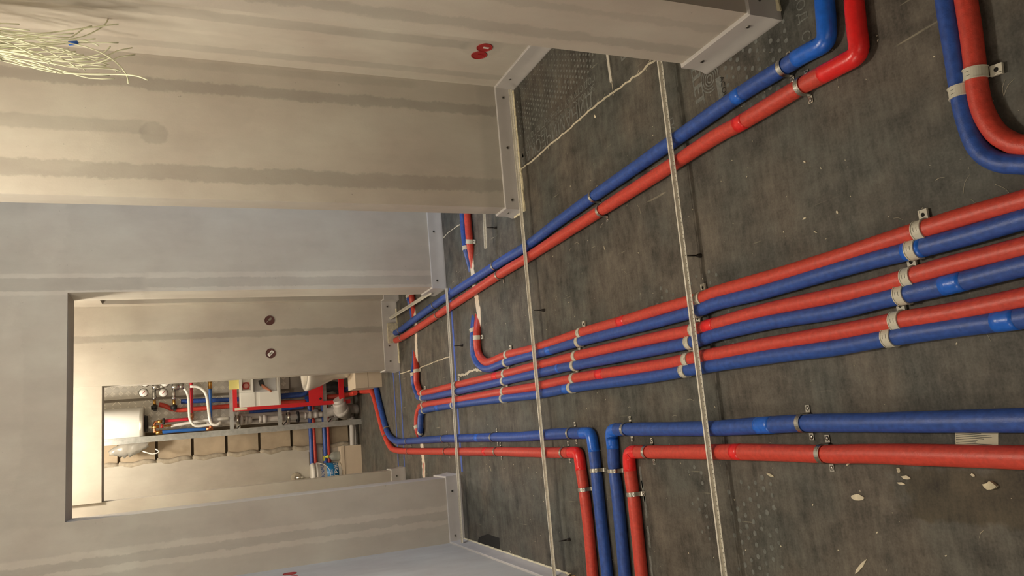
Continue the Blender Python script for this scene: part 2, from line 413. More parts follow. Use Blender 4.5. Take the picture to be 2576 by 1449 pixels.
strip('baseboard_left', [(-.32, 4.82), (-.32, 4.57), (LX, 4.57), (LX, 3.13)], .093,
      [(-.66, 4.57, 0, -1), (-.40, 4.57, 0, -1)], foam=[[(LX, 4.55), (LX, 3.13)]])
strip('baseboard_front', [(3.5, 4.57), (.86, 4.57), (.86, 4.82)], .093, [(.90, 4.57, 0, -1), (1.22, 4.57, 0, -1), (1.6, 4.57, 0, -1)])
strip('baseboard_pier', [(1.62, 1.79), (1.62, 3.272), (1.0, 3.272), (1.0, 3.388), (1.62, 3.388)], .10,
      [(1.56, 3.272, 0, -1), (1.30, 3.272, 0, -1), (1.035, 3.272, 0, -1), (1.0, 3.33, -1, 0), (1.62, 3.16, -1, 0), (1.62, 2.72, -1, 0)],
      foam=[[(1.60, 3.272), (1.0, 3.272), (1.0, 3.38)]])
strip('baseboard_near', [(3.4, 1.49), (1.02, 1.49), (1.02, 1.79), (1.62, 1.79)], .105,
      [(1.02, 1.745, -1, 0), (1.02, 1.535, -1, 0), (1.06, 1.49, 0, -1)], foam=[[(1.20, 1.49), (1.03, 1.49)]])
strip('baseboard_inner_right', [(1.1, 5.77), (1.0, 5.77), (1.0, 5.86), (.456, 5.86), (.456, 6.02)], .12,
      [(.95, 5.86, 0, -1), (.81, 5.86, 0, -1), (.64, 5.86, 0, -1), (.52, 5.86, 0, -1)], foam=[[(.93, 5.86), (.50, 5.86)]])
strip('baseboard_inner_left', [(-.31, 6.04), (-.31, 5.90), (-.70, 5.90)], .11, [(-.355, 5.90, 0, -1)])

# putty patch where the pair goes into the wall
MB().box((.66, 5.832, .0), (.815, 5.853, .085)).build('putty_patch', M['patch'], label='rough cream putty patch where the diagonal pipes enter the far strip', cat='patch')
MB().bar((-0.6907,3.1173,0.0), (-.95, 3.02, .0), .05, .05).build('wooden_batten', M['wood'], label='raw wooden batten at the near end of left wall', cat='batten')

# ------------------------------------------------------------------ floor mat overlays, seams, prints
seam = [(1.1949,3.2903,0.0),(1.1891,3.1687,0.0),(1.19,3.0082,0.0),(1.1909,2.8599,0.0),(1.1904,2.7418,0.0),(1.1931,2.6303,0.0),(1.1941,2.5258,0.0),(1.1921,2.428,0.0),(1.1875,2.3513,0.0),(1.1846,2.2779,0.0),(1.1788,2.1947,0.0),(1.1803,2.1274,-0.0),(1.1795,2.0435,0.0)]
jag = []
for i, p in enumerate(seam):
    jag.append((p[0], p[1]))
    if i < len(seam)-1:
        q = seam[i+1]
        for t in (.25, .5, .75): jag.append((p[0]+(q[0]-p[0])*t+random.uniform(-.004, .004), p[1]+(q[1]-p[1])*t))
mo = MB().poly([(1.60, 3.255), (1.60, 1.81), (1.18, 1.81)]+[(x, y) for x, y in jag[::-1]]+[(jag[0][0], 3.255)], .0005, .004).build('acoustic_mat', FL,
    label='printed acoustic mat lying in the niche behind the seam', cat='floor mat')
rv = MB()
for i in range(len(jag)-1):
    (x0, y0), (x1, y1) = jag[i], jag[i+1]; a = random.uniform(.001, .0035); c = random.uniform(.001, .0035)
    rv.add([(x0-.001, y0, .0046), (x0+a, y0, .0046), (x1+c, y1, .0046), (x1-.001, y1, .0046), (x0-.003, y0, .0005), (x1-.003, y1, .0005)], [(0, 1, 2, 3), (0, 3, 5, 4)])
for i in range(26):
    x, y = random.choice(jag); a = random.uniform(0, 6.3); l = random.uniform(.008, .022)
    rv.bar((x, y, .005), (x+math.cos(a)*l, y+math.sin(a)*l, .0055), .0012, .0008)
rv.build('torn_edge', M['flake'], mo, label='frayed pale torn edge of the mat')
# halftone dots printed on the niche mat
dots = MB()
def disc(mb, x, y, r, z=.0044, n=10):
    mb.add([(x+r*math.cos(2*PI*k/n), y+r*math.sin(2*PI*k/n), z) for k in range(n)], [tuple(range(n))])
yy = 2.42; row = 0
while yy < 3.24:
    xx = 1.30
    while xx < 1.60:
        x = xx+(.0125 if row % 2 else 0)
        if x > 1.345 and yy > 2.46 and random.random() < .96:
            f = max(.25, min(1, 1.25-(x-1.32)/.36)); disc(dots, x, yy+random.uniform(-.001, .001), .0066*f)
        xx += .025
    yy += .025; row += 1
dots.build('printed_dots', M['print'], mo, kind='stuff')
def text_mesh(s, size, origin, rdir, up, m, name, parent=None, ext=0.0, off=0, **kw):
    cu = bpy.data.curves.new('t', 'FONT'); cu.body = s; cu.size = size; cu.extrude = ext; cu.offset = size*off
    o = bpy.data.objects.new('t', cu); COL.objects.link(o)
    bpy.context.view_layer.update()
    dg = bpy.context.evaluated_depsgraph_get(); me = bpy.data.meshes.new_from_object(o.evaluated_get(dg))
    bpy.data.objects.remove(o)
    r = Vector(rdir).normalized(); u = Vector(up).normalized(); n = r.cross(u)
    O = Vector(origin)
    for v in me.vertices: v.co = O+r*v.co.x+u*v.co.y+n*v.co.z
    me.name = name; me.materials.clear()
    ob = link(name, me, m, parent)
    if kw: tag(ob, **kw)
    return ob
text_mesh('ПОД СТЯЖКУ  ПЕРЕКРЫТИЕ ПОЛА', .040, (1.322, 2.47, .0045), (0, 1, 0), (-1, 0, 0), M['print'], 'printed_line', mo).location = (0, 0, 0)
text_mesh('ЗВУКОИЗОЛЯЦИОННЫЙ  ОДНОГО ТИПА', .036, (1.283, 2.48, .0047), (0, 1, 0), (-1, 0, 0), M['print'], 'printed_line', mo)
text_mesh('ДИНАМИЧЕСКАЯ', .085, (1.262, 2.50, .0049), (0, 1, 0), (-1, 0, 0), M['print'], 'printed_line', mo)
text_mesh('ОЛ', .10, (1.345, 2.13, .0045), (0, 1, 0), (-1, 0, 0), M['print'], 'printed_line', mo)
# prints on the main floor
def disc2(mb, x, y, r): disc(mb, x, y, r, .0008, 12)
pr = text_mesh('ЗВУКО', .042, (1.075, 1.352, .0008), (-1, -.02, 0), (0, -1, 0), M['print'], 'printed_line', fl)
pr.location = (0, 0, 0)
text_mesh('ПОД  С', .042, (1.055, 1.418, .0008), (-1, -.02, 0), (0, -1, 0), M['print'], 'printed_line', fl)
for q in range(4): text_mesh('ELET', .066, (1.063-.0022*q, 1.885, .0006+.0001*q), (-1, -.03, 0), (.03, -1, 0), M['print'], 'printed_logo', fl)
text_mesh('ПОЛ', .045, (.95, 2.04, .0008), (-1, -.03, 0), (0, -1, 0), M['printd'], 'printed_line', fl)
rg = MB()
for r in (.010, .020, .030, .040):
    n = 28; c = (.985, 1.80)
    for k in range(n):
        if r > .025 and (k*360/n) > 200 and (k*360/n) < 250: continue
        a0, a1 = 2*PI*k/n, 2*PI*(k+1)/n
        rg.add([(c[0]+q*math.cos(a), c[1]+q*math.sin(a), .0008) for a, q in ((a0, r), (a1, r), (a1, r+.004), (a0, r+.004))], [(0, 1, 2, 3)])
rg.build('printed_rings', M['print'], fl)
lg = MB(); lg.add([(.972, 1.748, .0007), (.972, 1.774, .0007), (.872, 1.768, .0007), (.872, 1.742, .0007)], [(0, 1, 2, 3)]); lg.build('printed_plate', M['print'], fl)
text_mesh('ACOU', .026, (.968, 1.753, .0011), (-1, -.06, 0), (0, -1, 0), M['hole'], 'printed_line', fl).location = (0, .0, 0)
dt = MB()
def dotfield(x0, x1, y0, y1, step, r, p, fade=None):
    y = y0; row = 0
    while y < y1:
        x = x0+(step/2 if row % 2 else 0)
        while x < x1:
            if random.random() < p: disc2(dt, x+random.uniform(-.001, .001), y, r*random.uniform(.7, 1.1))
            x += step
        y += step; row += 1
dotfield(.83, 1.0, 1.47, 1.75, .028, .0072, .7)
dotfield(-.50, -.22, 1.78, 2.0, .032, .0075, .62)
dotfield(-.46, -.14, 2.10, 2.20, .034, .0065, .45)
dotfield(.16, .40, 1.86, 2.25, .034, .0065, .35)
dt.build('printed_dots', M['printd'], fl, kind='stuff')
bl = MB()
for (px) in [(-0.2425,2.4693,0.0),(-0.2916,2.4637,0.0),(-0.3472,2.4596,0.0),(-0.451,2.4608,0.0),(-0.5543,2.4673,0.0)]:
    x, y = px[0], px[1]; bl.add([(x-.045, y-.006, .0007), (x-.045, y+.006, .0007), (x+.03, y+.006, .0007), (x+.03, y-.006, .0007)], [(0, 1, 2, 3)])
bl.build('printed_dashes', M['print'], fl)

# blue tapes and white fillers lying on the floor
def ribbon(pts, w, z, jagw=0, step=.02, th=.001):
    P = catmull(pts, step); mb = MB(); vs = []
    for i, p in enumerate(P):
        t = (P[min(i+1, len(P)-1)]-P[max(i-1, 0)]); t.z = 0; t.normalize(); s = Vector((-t.y, t.x, 0))
        a = w/2+random.uniform(-jagw, jagw); c = w/2+random.uniform(-jagw, jagw)
        for q, zz in ((a, z), (-c, z), (-c, z-th), (a, z-th)): vs.append((p.x+s.x*q, p.y+s.y*q, zz))
    n = len(P)
    fs = [(i*4+k, i*4+(k+1)%4, i*4+4+(k+1)%4, i*4+4+k) for i in range(n-1) for k in range(4)]+[(0, 1, 2, 3), (n*4-1, n*4-2, n*4-3, n*4-4)]
    return mb.add(vs, fs)
ribbon([(0.4678,5.8836,0.0),(0.3895,5.878,0.0),(0.082,5.8802,0.0),(-0.3048,5.9036,0.0)], .022, .0014).build('floor_tape', M['tape'], label='blue tape line nearest the corridor at the second doorway', cat='tape', group='blue tapes on the floor')
ribbon([(0.4663,6.108,0.0),(0.4063,6.0826,0.0),(0.089,6.0832,0.0),(-0.3158,6.0943,0.0)], .022, .0014).build('floor_tape', M['tape'], label='blue tape line deeper inside the second doorway', cat='tape', group='blue tapes on the floor')
ribbon([(0.8371,4.495,0.0),(0.5967,4.4876,0.0),(0.277,4.5003,-0.0),(-0.037,4.5128,0.0),(-0.291,4.5122,0.0)], .030, .0014).build('floor_tape', M['tape'], label='blue tape line under the third rail by first doorway', cat='tape', group='blue tapes on the floor')
def seamline(px, label):
    return ribbon(px, .006, .0012, .0022, .015).build('seam_crack', M['flake'], label=label, cat='seam', group='pale seams between floor mats')
seamline([(1.174,4.557,0.0),(1.1813,4.4538,0.0),(1.1768,4.3018,0.0),(1.1722,4.1658,-0.0),(1.1741,4.0424,0.0)], 'thin pale seam between mats by the far wall strip')
seamline([(0.4201,5.9084,0.0),(0.4172,5.6985,0.0),(0.4173,5.5007,0.0)], 'short pale seam between second doorway tape and white filler')
seamline([(0.4127,5.2948,0.0),(0.4137,5.1009,0.0),(0.4171,4.8634,0.0),(0.4174,4.5954,0.0)], 'pale seam from the white filler to third rail')
ribbon([(0.2882,4.4587,0.0),(0.2816,4.3248,0.0),(0.2892,4.2508,0.0),(0.2914,4.1457,0.0),(0.2791,4.0353,0.0)], .014, .0012, .005, .012).build('seam_crack', M['flake'], label='blotchy pale seam beside the bend of the outer pair', cat='seam', group='pale seams between floor mats')
ribbon([(0.9694,4.0695,-0.0),(0.9163,4.0541,0.0),(0.834,4.0527,0.0),(0.7633,4.0487,0.0),(0.7007,4.0228,0.0),(0.6368,4.011,0.0),(0.5833,4.0036,0.0),(0.5251,4.0239,0.0)], .058, .0026, .005, .012, .004).build('groove_filler', M['foam'],
    label='white filler over the nearer cross groove under the diagonal pair', cat='filler', group='white filler in the floor grooves')
ribbon([(0.8743,5.3537,0.0),(0.7756,5.3232,0.0),(0.6884,5.323,0.0),(0.6042,5.3438,0.0),(0.5177,5.3436,0.0),(0.4045,5.3607,0.0)], .058, .0026, .005, .012, .004).build('groove_filler', M['foam'],
    label='white filler over the farther groove, right of the corridor pipes', cat='filler', group='white filler in the floor grooves')
ribbon([(-0.0421,5.3648,0.0),(-0.1033,5.3695,0.0),(-0.1865,5.3588,0.0),(-0.2553,5.3552,0.0),(-0.3573,5.3699,-0.0)], .072, .0026, .005, .012, .004).build('groove_filler', M['foam'],
    label='white filler crossing under the long pair to left jamb', cat='filler', group='white filler in the floor grooves')
ribbon([(-0.2526,5.3545,0.0),(-0.302,5.3564,0.0),(-0.3541,5.359,0.0)], .010, .0034, .002, .012, .001).build('exposed_sleeve', M['red'], label='sliver of red pipe showing through the white filler', cat='pipe')
# flap of mat / profile lying in the niche
MB().bar((1.3614,2.3582,0.006), (1.2297,2.3529,0.006), .016, .004).build('loose_profile', M['rail'], label='short dull metal profile lying flat in the niche', cat='profile')
MB().bar((1.2297,2.3525,0.0045), (1.1747,2.3523,0.0045), .002, .001).build('loose_thread', M['flake'], label='thin pale thread trailing from short profile to seam', cat='thread')
# torn hole in the mat by the left wall
hp = [(-0.6853,4.3269,0.0),(-0.6516,4.2988,0.0),(-0.6328,4.2219,0.0),(-0.6161,4.1413,0.0),(-0.6192,4.0678,0.0),(-0.6197,3.9725,0.0),(-0.6834,3.9756,0.0),(-0.6835,4.0827,-0.0),(-0.6815,4.1754,-0.0),(-0.6838,4.2731,0.0)]
MB().poly([(p[0], p[1]) for p in hp][::-1], .0003, .0012).build('torn_hole', M['hole'], label='black torn hole in the mat beside left wall strip', cat='hole')

# ------------------------------------------------------------------ pipes on the floor
PIPES = {}
def make_pipe(key, name, segs, r, m, label, clamp=(), group='insulated heating pipes'):
    """segs: list of smooth centre lines that meet at elbows"""
    cur = catmull(segs[0], .012)
    for sgm in segs[1:]: cur = fillet_join(cur, catmull(sgm, .012), r*1.15)
    # running length
    L = [0]
    for i in range(1, len(cur)): L.append(L[-1]+(cur[i]-cur[i-1]).length)
    cl = []
    for c in clamp:
        c = Vector(c); i = min(range(len(cur)), key=lambda q: (cur[q].xy-c.xy).length); cl.append(i)
    rf = []
    for i in range(len(cur)):
        f = 1+.015*math.sin(L[i]*9+len(label))+.012*math.sin(L[i]*23)
        for j in cl: f *= 1-.09*math.exp(-((L[i]-L[j])/.016)**2)
        rf.append(f)
    o = MB().tube(cur, r, 20, True, rf).build(name, m, label=label, cat='pipe', group=group)
    PIPES[key] = (o, cur, L, r, rf)
    return o
def nearest(key, p):
    o, cur, L, r, rf = PIPES[key]; p = Vector(p)
    i = min(range(1, len(cur)-1), key=lambda q: (cur[q].xy-p.xy).length)
    t = (cur[i+1]-cur[i-1]); return i, cur[i], math.atan2(t.y, t.x)
def tape(key, p, half, m):
    o, cur, L, r, rf = PIPES[key]; i, c, a = nearest(key, p)
    idx = [k for k in range(len(cur)) if abs(L[k]-L[i]) <= half]
    if len(idx) < 2: idx = [max(0, i-1), i, min(len(cur)-1, i+1)]
    MB().tube([cur[k] for k in idx], r*1.014, 20, True, [rf[k] for k in idx]).build('tape_band', m, o, label='brighter tape wound round the sleeve')
R1 = .0235; R2 = .0212

G1 = 'large insulated pipes on the floor'; G2 = 'six slim insulated pipes'; G3 = 'looped pair by the right wall'
# clamp positions along each pipe (world points on the sleeve), far to near
CL = dict(
 P1=[(0.7378,5.6841,0.0235),(0.7753,4.7529,0.0235),(0.7956,3.6437,0.0235),(0.8337,2.5447,0.0235),(0.8618,1.4687,0.0235)],
 P2=[(0.6758,5.6409,0.0235),(0.7008,4.6992,0.0235),(0.7375,3.5998,0.0235),(0.7643,2.5016,0.0235),(0.7853,1.4182,0.0235),(0.9317,1.2176,0.0235)],
 P9=[(-0.0758,2.4977,0.0235),(-0.0783,1.5934,0.0235)], P9b=[(-0.2287,2.6193,0.0235)],
 P10=[(-0.1572,2.3666,0.0235),(-0.157,1.5373,0.0235)], P10b=[(-0.3089,2.4976,0.0235)],
 P11=[(0.0084,6.3354,0.0235),(-0.0993,5.6665,0.0235),(-0.0888,4.7594,0.0235),(-0.0898,3.866,0.0235),(-0.0832,2.9511,0.0235)], P11b=[(-0.2307,2.7637,0.0235)],
 P12=[(-0.0591,6.3815,0.0235),(-0.172,5.65,0.0235),(-0.1695,4.7283,0.0235),(-0.1653,3.825,0.0235),(-0.1614,3.0373,0.0235)], P12b=[(-0.3121,2.8856,0.0235)])
make_pipe('P1', 'insulated_pipe', [[(0.75,5.965,0.0235),(0.7378,5.6841,0.0235),(0.7753,4.7529,0.0235),(0.7956,3.6437,0.0235),(0.7973,3.261,0.0235),(0.8189,2.894,0.0235),(0.8345,2.5578,0.0235),(0.8451,2.2312,0.0235),(0.8547,1.9578,0.0235),(0.8644,1.6521,0.0235),(0.8618,1.4687,0.0235),(0.8631,1.4092,0.0235),(0.8551,1.3158,0.0235)], [(0.8551,1.3158,0.0235),(0.9118,1.3093,0.0235),(0.9629,1.304,0.0235),(1.0344,1.2959,0.0235)]],
    R1, M['blue'], 'blue insulated pipe running diagonally across the floor, elbow by the near pier', CL['P1'], G1)
make_pipe('P2', 'insulated_pipe', [[(0.6912,5.98,0.0235),(0.6758,5.6409,0.0235),(0.7008,4.6992,0.0235),(0.7375,3.5998,0.0235),(0.7427,3.2445,0.0235),(0.753,2.9087,0.0235),(0.7643,2.5016,0.0235),(0.7795,1.9988,0.0235),(0.7867,1.779,0.0235),(0.7831,1.6604,0.0235),(0.7853,1.4182,0.0235),(0.7819,1.3074,0.0235),(0.7785,1.2287,0.0235)], [(0.7785,1.2287,0.0235),(0.8454,1.2257,0.0235),(0.9144,1.2199,0.0235),(0.9839,1.2141,0.0235)]],
    R1, M['red'], 'red insulated pipe running diagonally beside the blue one, elbow by the near pier', CL['P2'], G1)
make_pipe('P9', 'insulated_pipe', [[(-0.0885,0.9176,0.0235),(-0.0886,1.0086,0.0235),(-0.0831,1.3636,0.0235),(-0.0783,1.5934,0.0235),(-0.0797,1.7395,0.0235),(-0.0829,2.0243,0.0235),(-0.0758,2.4977,0.0235),(-0.0765,2.6105,0.0235)], [(-0.0765,2.6105,0.0235),(-0.1464,2.6113,0.0235),(-0.2287,2.6193,0.0235),(-0.3454,2.6147,0.0235),(-0.6129,2.623,0.0235),(-0.7142,2.6306,0.0235)]],
    R1, M['blue'], 'blue insulated pipe from the near edge turning left at an elbow', CL['P9']+CL['P9b'], G1)
make_pipe('P10', 'insulated_pipe', [[(-0.1618,0.9323,0.0235),(-0.1594,1.0228,0.0235),(-0.1552,1.3784,0.0235),(-0.157,1.54,0.0235),(-0.1541,1.8701,0.0235),(-0.1572,2.3666,0.0235),(-0.158,2.4957,0.0235)], [(-0.158,2.4957,0.0235),(-0.214,2.5022,0.0235),(-0.3089,2.4976,0.0235),(-0.3847,2.4975,0.0235),(-0.5951,2.5023,0.0235),(-0.6923,2.5073,0.0235)]],
    R1, M['red'], 'red insulated pipe from the near edge turning left at an elbow', CL['P10']+CL['P10b'], G1)
make_pipe('P11', 'insulated_pipe', [[(0.536,6.7867,0.0235),(0.4314,6.7149,0.0235),(0.3557,6.6284,0.0235),(0.2347,6.5442,0.0235),(0.022,6.3607,0.0235),(-0.061,6.2129,0.0235),(-0.0973,5.9908,0.0235),(-0.0992,5.6898,0.0235),(-0.089,4.7852,0.0235),(-0.09,4.5045,0.0235),(-0.0897,3.8743,0.0235),(-0.0913,3.5528,0.0235),(-0.0837,3.0955,0.0235),(-0.0832,2.9511,0.0235),(-0.0844,2.7733,0.0235)], [(-0.0844,2.7733,0.0235),(-0.1468,2.7668,0.0235),(-0.2307,2.7637,0.0235),(-0.4059,2.7645,0.0235),(-0.633,2.76,0.0235),(-0.738,2.7642,0.0235)]],
    R1, M['blue'], 'blue insulated pipe coming from the far doorway, turning left at an elbow', CL['P11']+CL['P11b'], G1)
make_pipe('P12', 'insulated_pipe', [[(0.4279,7.4819,0.06),(0.384,7.3016,0.04),(0.3643,7.0743,0.0235),(0.3554,6.8848,0.0235),(0.3316,6.7904,0.0235),(0.242,6.6836,0.0235),(0.0506,6.5157,0.0235),(-0.0591,6.3815,0.0235),(-0.1449,6.2083,0.0235),(-0.1677,6.0087,0.0235),(-0.1715,5.6729,0.0235),(-0.1696,4.7366,0.0235),(-0.1644,3.8364,0.0235),(-0.1648,3.5696,0.0235),(-0.165,3.1137,0.0235),(-0.1622,2.8988,0.0235)], [(-0.1622,2.8988,0.0235),(-0.2235,2.8954,0.0235),(-0.3121,2.8856,0.0235),(-0.4681,2.8782,0.0235),(-0.6512,2.8845,0.0235),(-0.7607,2.8917,0.0235)]],
    R1, M['red'], 'red insulated pipe coming from the far doorway, turning left at an elbow', CL['P12']+CL['P12b'], G1)
make_pipe('r1', 'insulated_pipe', [[(0.326,0.8221,0.0212),(0.326,0.9264,0.0212),(0.3285,1.0449,0.0212),(0.3272,1.1522,0.0212),(0.3257,1.2806,0.0212),(0.3221,1.4048,0.0212),(0.3212,1.6501,0.0212),(0.3235,1.8733,0.0212),(0.3186,1.9566,0.0212),(0.321,2.1447,0.0212),(0.3188,2.436,0.0212),(0.3211,2.7696,0.0212),(0.3122,3.2396,0.0212),(0.3192,3.5747,0.0212),(0.3089,3.8535,0.0212),(0.3404,3.9695,0.0212),(0.3941,4.0133,0.022),(0.4625,4.0049,0.024),(0.5122,4.009,0.016),(0.5666,4.0441,-0.006),(0.6295,4.0824,-0.03),(0.6798,4.1046,-0.03),(0.7886,4.1204,-0.03),(0.8658,4.0776,-0.02),(0.948,4.0388,0.004),(1.0299,4.0003,0.024),(1.1584,4.0022,0.024),(1.2928,4.0015,0.024)]],
    R2, M['red'], 'rightmost of the six slim pipes, red, looping right under the diagonal pair', (), G2)
make_pipe('b1', 'insulated_pipe', [[(0.291,0.8291,0.0212),(0.2913,0.9334,0.0212),(0.289,1.0529,0.0212),(0.2903,1.177,0.0212),(0.2919,1.2875,0.0212),(0.2917,1.411,0.0212),(0.2877,1.6571,0.0212),(0.2909,1.8802,0.0212),(0.2857,1.9792,0.0212),(0.2836,2.2485,0.0212),(0.2883,2.7907,0.0212),(0.2859,3.0754,0.0212),(0.2839,3.6044,0.0212),(0.2753,3.8613,0.0212),(0.3059,4.0002,0.0212),(0.3577,4.0706,0.0212),(0.4191,4.0832,0.0212),(0.4876,4.0672,0.0212),(0.5733,4.1034,-0.006),(0.6392,4.1416,-0.03),(0.7886,4.1204,-0.03),(0.8739,4.1153,-0.018),(0.9415,4.087,0.006),(0.9938,4.0731,0.0212),(1.1084,4.0891,0.0212),(1.1812,4.0827,0.0212),(1.3161,4.0763,0.0212)]],
    R2, M['blue'], 'second from the right of the six slim pipes, blue', (), G2)
make_pipe('r2', 'insulated_pipe', [[(0.2406,0.8392,0.0212),(0.2382,0.9442,0.0212),(0.237,1.1027,0.0212),(0.2324,1.2012,0.0212),(0.229,1.3004,0.0212),(0.2296,1.4239,0.0212),(0.2346,1.6682,0.0212),(0.2287,1.9279,0.0212),(0.2265,1.996,0.0212),(0.2297,2.2602,0.0212),(0.2319,2.8305,0.0212),(0.2305,3.2581,0.0212),(0.2273,3.6283,0.0212),(0.2283,4.4358,0.0212),(0.2266,5.1763,0.0212),(0.2542,5.268,0.0212),(0.3098,5.3127,0.024),(0.3656,5.3042,0.024),(0.4155,5.3138,0.018),(0.4782,5.3805,-0.003),(0.5567,5.4416,-0.022),(0.6477,5.4651,-0.03),(0.7882,5.4084,-0.018),(0.842,5.3358,0.004),(0.9083,5.2935,0.024),(0.9637,5.3086,0.024),(1.0987,5.3198,0.024)]],
    R2, M['red'], 'third from the right of the six slim pipes, red', (), G2)
make_pipe('b2', 'insulated_pipe', [[(0.207,0.846,0.0212),(0.2037,0.9511,0.0212),(0.1984,1.1106,0.0212),(0.1974,1.2262,0.0212),(0.1961,1.3072,0.0212),(0.1928,1.4315,0.0212),(0.201,1.6753,0.0212),(0.1989,1.8996,0.0212),(0.1911,2.028,0.0212),(0.1914,2.2684,0.0212),(0.1955,2.8532,0.0212),(0.1973,2.9935,0.0212),(0.1928,3.6417,0.0212),(0.1888,4.4336,0.0212),(0.1946,5.2003,0.0212),(0.2323,5.3197,0.0212),(0.2974,5.3853,0.0212),(0.3731,5.3939,0.0212),(0.4873,5.4313,-0.007),(0.6506,5.4868,-0.03),(0.8209,5.4265,-0.01),(0.897,5.3581,0.0212),(0.9577,5.3883,0.0212),(1.119,5.4173,0.0212)]],
    R2, M['blue'], 'fourth from the right of the six slim pipes, blue', (), G2)
make_pipe('r3', 'insulated_pipe', [[(0.1466,0.8581,0.0212),(0.1425,0.9635,0.0212),(0.1391,1.1226,0.0212),(0.141,1.2506,0.0212),(0.1393,1.4425,0.0212),(0.1403,1.688,0.0212),(0.1385,1.9702,0.0212),(0.1379,2.0609,0.0212),(0.1361,2.2803,0.0212),(0.1423,2.8723,0.0212),(0.1359,3.2794,0.0212),(0.1392,3.665,0.0212),(0.1399,4.4568,0.0212),(0.1443,5.1824,0.0212),(0.1222,5.3006,0.0212),(0.0772,5.3644,0.0212),(0.0118,5.3912,0.0212),(-0.0316,5.3806,0.0212),(-0.0638,5.4373,-0.004),(-0.1621,5.5014,-0.03),(-0.261,5.4939,-0.03),(-0.4439,5.5073,-0.03)]],
    R2, M['red'], 'fifth from the right of the six slim pipes, red, turning left under filler', (), G2)
make_pipe('b3', 'insulated_pipe', [[(0.1101,0.8654,0.0212),(0.1054,0.971,0.0212),(0.1078,1.129,0.0212),(0.108,1.2791,0.0212),(0.1043,1.4498,0.0212),(0.1083,1.6947,0.0212),(0.1072,1.9768,0.0212),(0.105,2.0846,0.0212),(0.1017,2.2877,0.0212),(0.106,2.9025,0.0212),(0.1002,3.2875,0.0212),(0.1055,3.6838,0.0212),(0.1115,4.4636,0.0212),(0.1084,5.1741,0.0212),(0.0816,5.2559,0.022),(0.0392,5.2726,0.026),(-0.0246,5.2883,0.026),(-0.0701,5.386,-0.004),(-0.162,5.4591,-0.03),(-0.2602,5.4518,-0.03),(-0.4419,5.4652,-0.03)]],
    R2, M['blue'], 'leftmost of the six slim pipes, blue, turning left under filler', (), G2)
make_pipe('P13', 'insulated_pipe', [[(0.849,0.9945,0.0207),(0.7882,1.0003,0.0207),(0.7332,1.0027,0.0207),(0.6644,1.0051,0.0207),(0.5974,1.0077,0.0207),(0.529,1.0072,0.0207),(0.4573,0.9945,0.0207),(0.4163,0.9608,0.0207),(0.3946,0.9129,0.0207),(0.3599,0.8292,0.0207)]],
    .0207, M['blue'], 'outer blue pipe of the looped pair at the right-hand near corner', (), G3)
make_pipe('P14', 'insulated_pipe', [[(0.8252,0.956,0.0207),(0.7646,0.9594,0.0207),(0.6976,0.9623,0.0207),(0.6324,0.9671,0.0207),(0.5811,0.972,0.0207),(0.5268,0.9701,0.0207),(0.4761,0.9542,0.0207),(0.446,0.9296,0.0207),(0.4297,0.9059,0.0207),(0.3938,0.8224,0.0207)]],
    .0207, M['red'], 'inner red pipe of the looped pair at the right-hand near corner', (), G3)
for key, p, h, m in [('P1', (0.8665,1.656,0.02), .028, 'bluet'), ('P1', (0.8744,1.3232,0.02), .125, 'bluet'),
        ('P2', (0.7843,1.6627,0.02), .026, 'redt'), ('P2', (0.7982,1.2327,0.02), .135, 'redt'),
        ('P9', (-0.0799,1.7436,0.02), .035, 'bluet'), ('P9', (-0.0963,2.6148,0.02), .065, 'bluet'), ('P10', (-0.1544,1.8637,0.02), .025, 'redt'),
        ('P10', (-0.1627,2.4969,0.02), .072, 'redt'), ('P11', (-0.0925,2.7816,0.02), .075, 'bluet'), ('P12', (-0.1707,2.9074,0.02), .075, 'redt'),
        ('P11', (-0.0896,4.1122,0.02), .03, 'bluet'), ('P12', (-0.1657,4.002,0.02), .03, 'redt'),
        ('r1', (0.3201,2.4349,0.02), .03, 'redt'), ('b1', (0.2861,3.0779,0.02), .03, 'bluet'), ('b1', (0.2922,1.1776,0.02), .03, 'bluet'), ('r2', (0.2294,1.9243,0.02), .028, 'redt'),
        ('b2', (0.1975,2.996,0.02), .03, 'bluet'), ('b2', (0.1981,1.105,0.02), .026, 'bluet'), ('r3', (0.1414,2.6348,0.02), .03, 'redt'), ('b3', (0.107,2.9423,0.02), .03, 'bluet'),
        ('b3', (0.1056,1.0083,0.02), .026, 'bluet'), ('b3', (0.1089,4.8273,0.02), .04, 'bluet'), ('r2', (0.2262,3.7611,0.02), .04, 'redt')]:
    tape(key, p, h, M[m])

# ---- zinc saddle clamps
def saddle(p, ang, r, label, w=.015, z=0):
    t = empty('pipe_clamp', (p[0], p[1], 0), label, 'clamp', 'zinc saddle clamps on the floor pipes', ang)
    cz = p[2]; rr = r*.955
    rr = r*1.015
    pr = [(-(rr+.022), .0015), (-(rr+.0035), .0015), (-(rr+.0008), .005)]
    pr += [(-rr*math.cos(a), cz+rr*math.sin(a)) for a in [(-.15+i*(PI+.3)/18) for i in range(19)]]
    pr += [((rr+.0008), .005), ((rr+.0035), .0015), ((rr+.022), .0015)]
    MB().strap(pr, w, .0016).build('strap', M['steel'], t)
    pr2 = [(-rr*1.03*math.cos(a), cz+rr*1.03*math.sin(a)) for a in [(.05+i*(PI-.1)/14) for i in range(15)]]
    MB().strap(pr2, w*.42, .0014).build('raised_rib', M['steel'], t)
    for s in (-1, 1):
        y = s*(rr+.0135)
        MB().lathe([(.0052, .003), (.0052, .0045), (.0044, .0052), (0, .0056)], (0, y, 0), n=12).build('screw', M['headm'], t)
        MB().lathe([(.0062, .0031), (.0062, .0034), (0, .0034)], (0, y, 0), n=12).build('screw_seat', M['hole'], t)
    return t
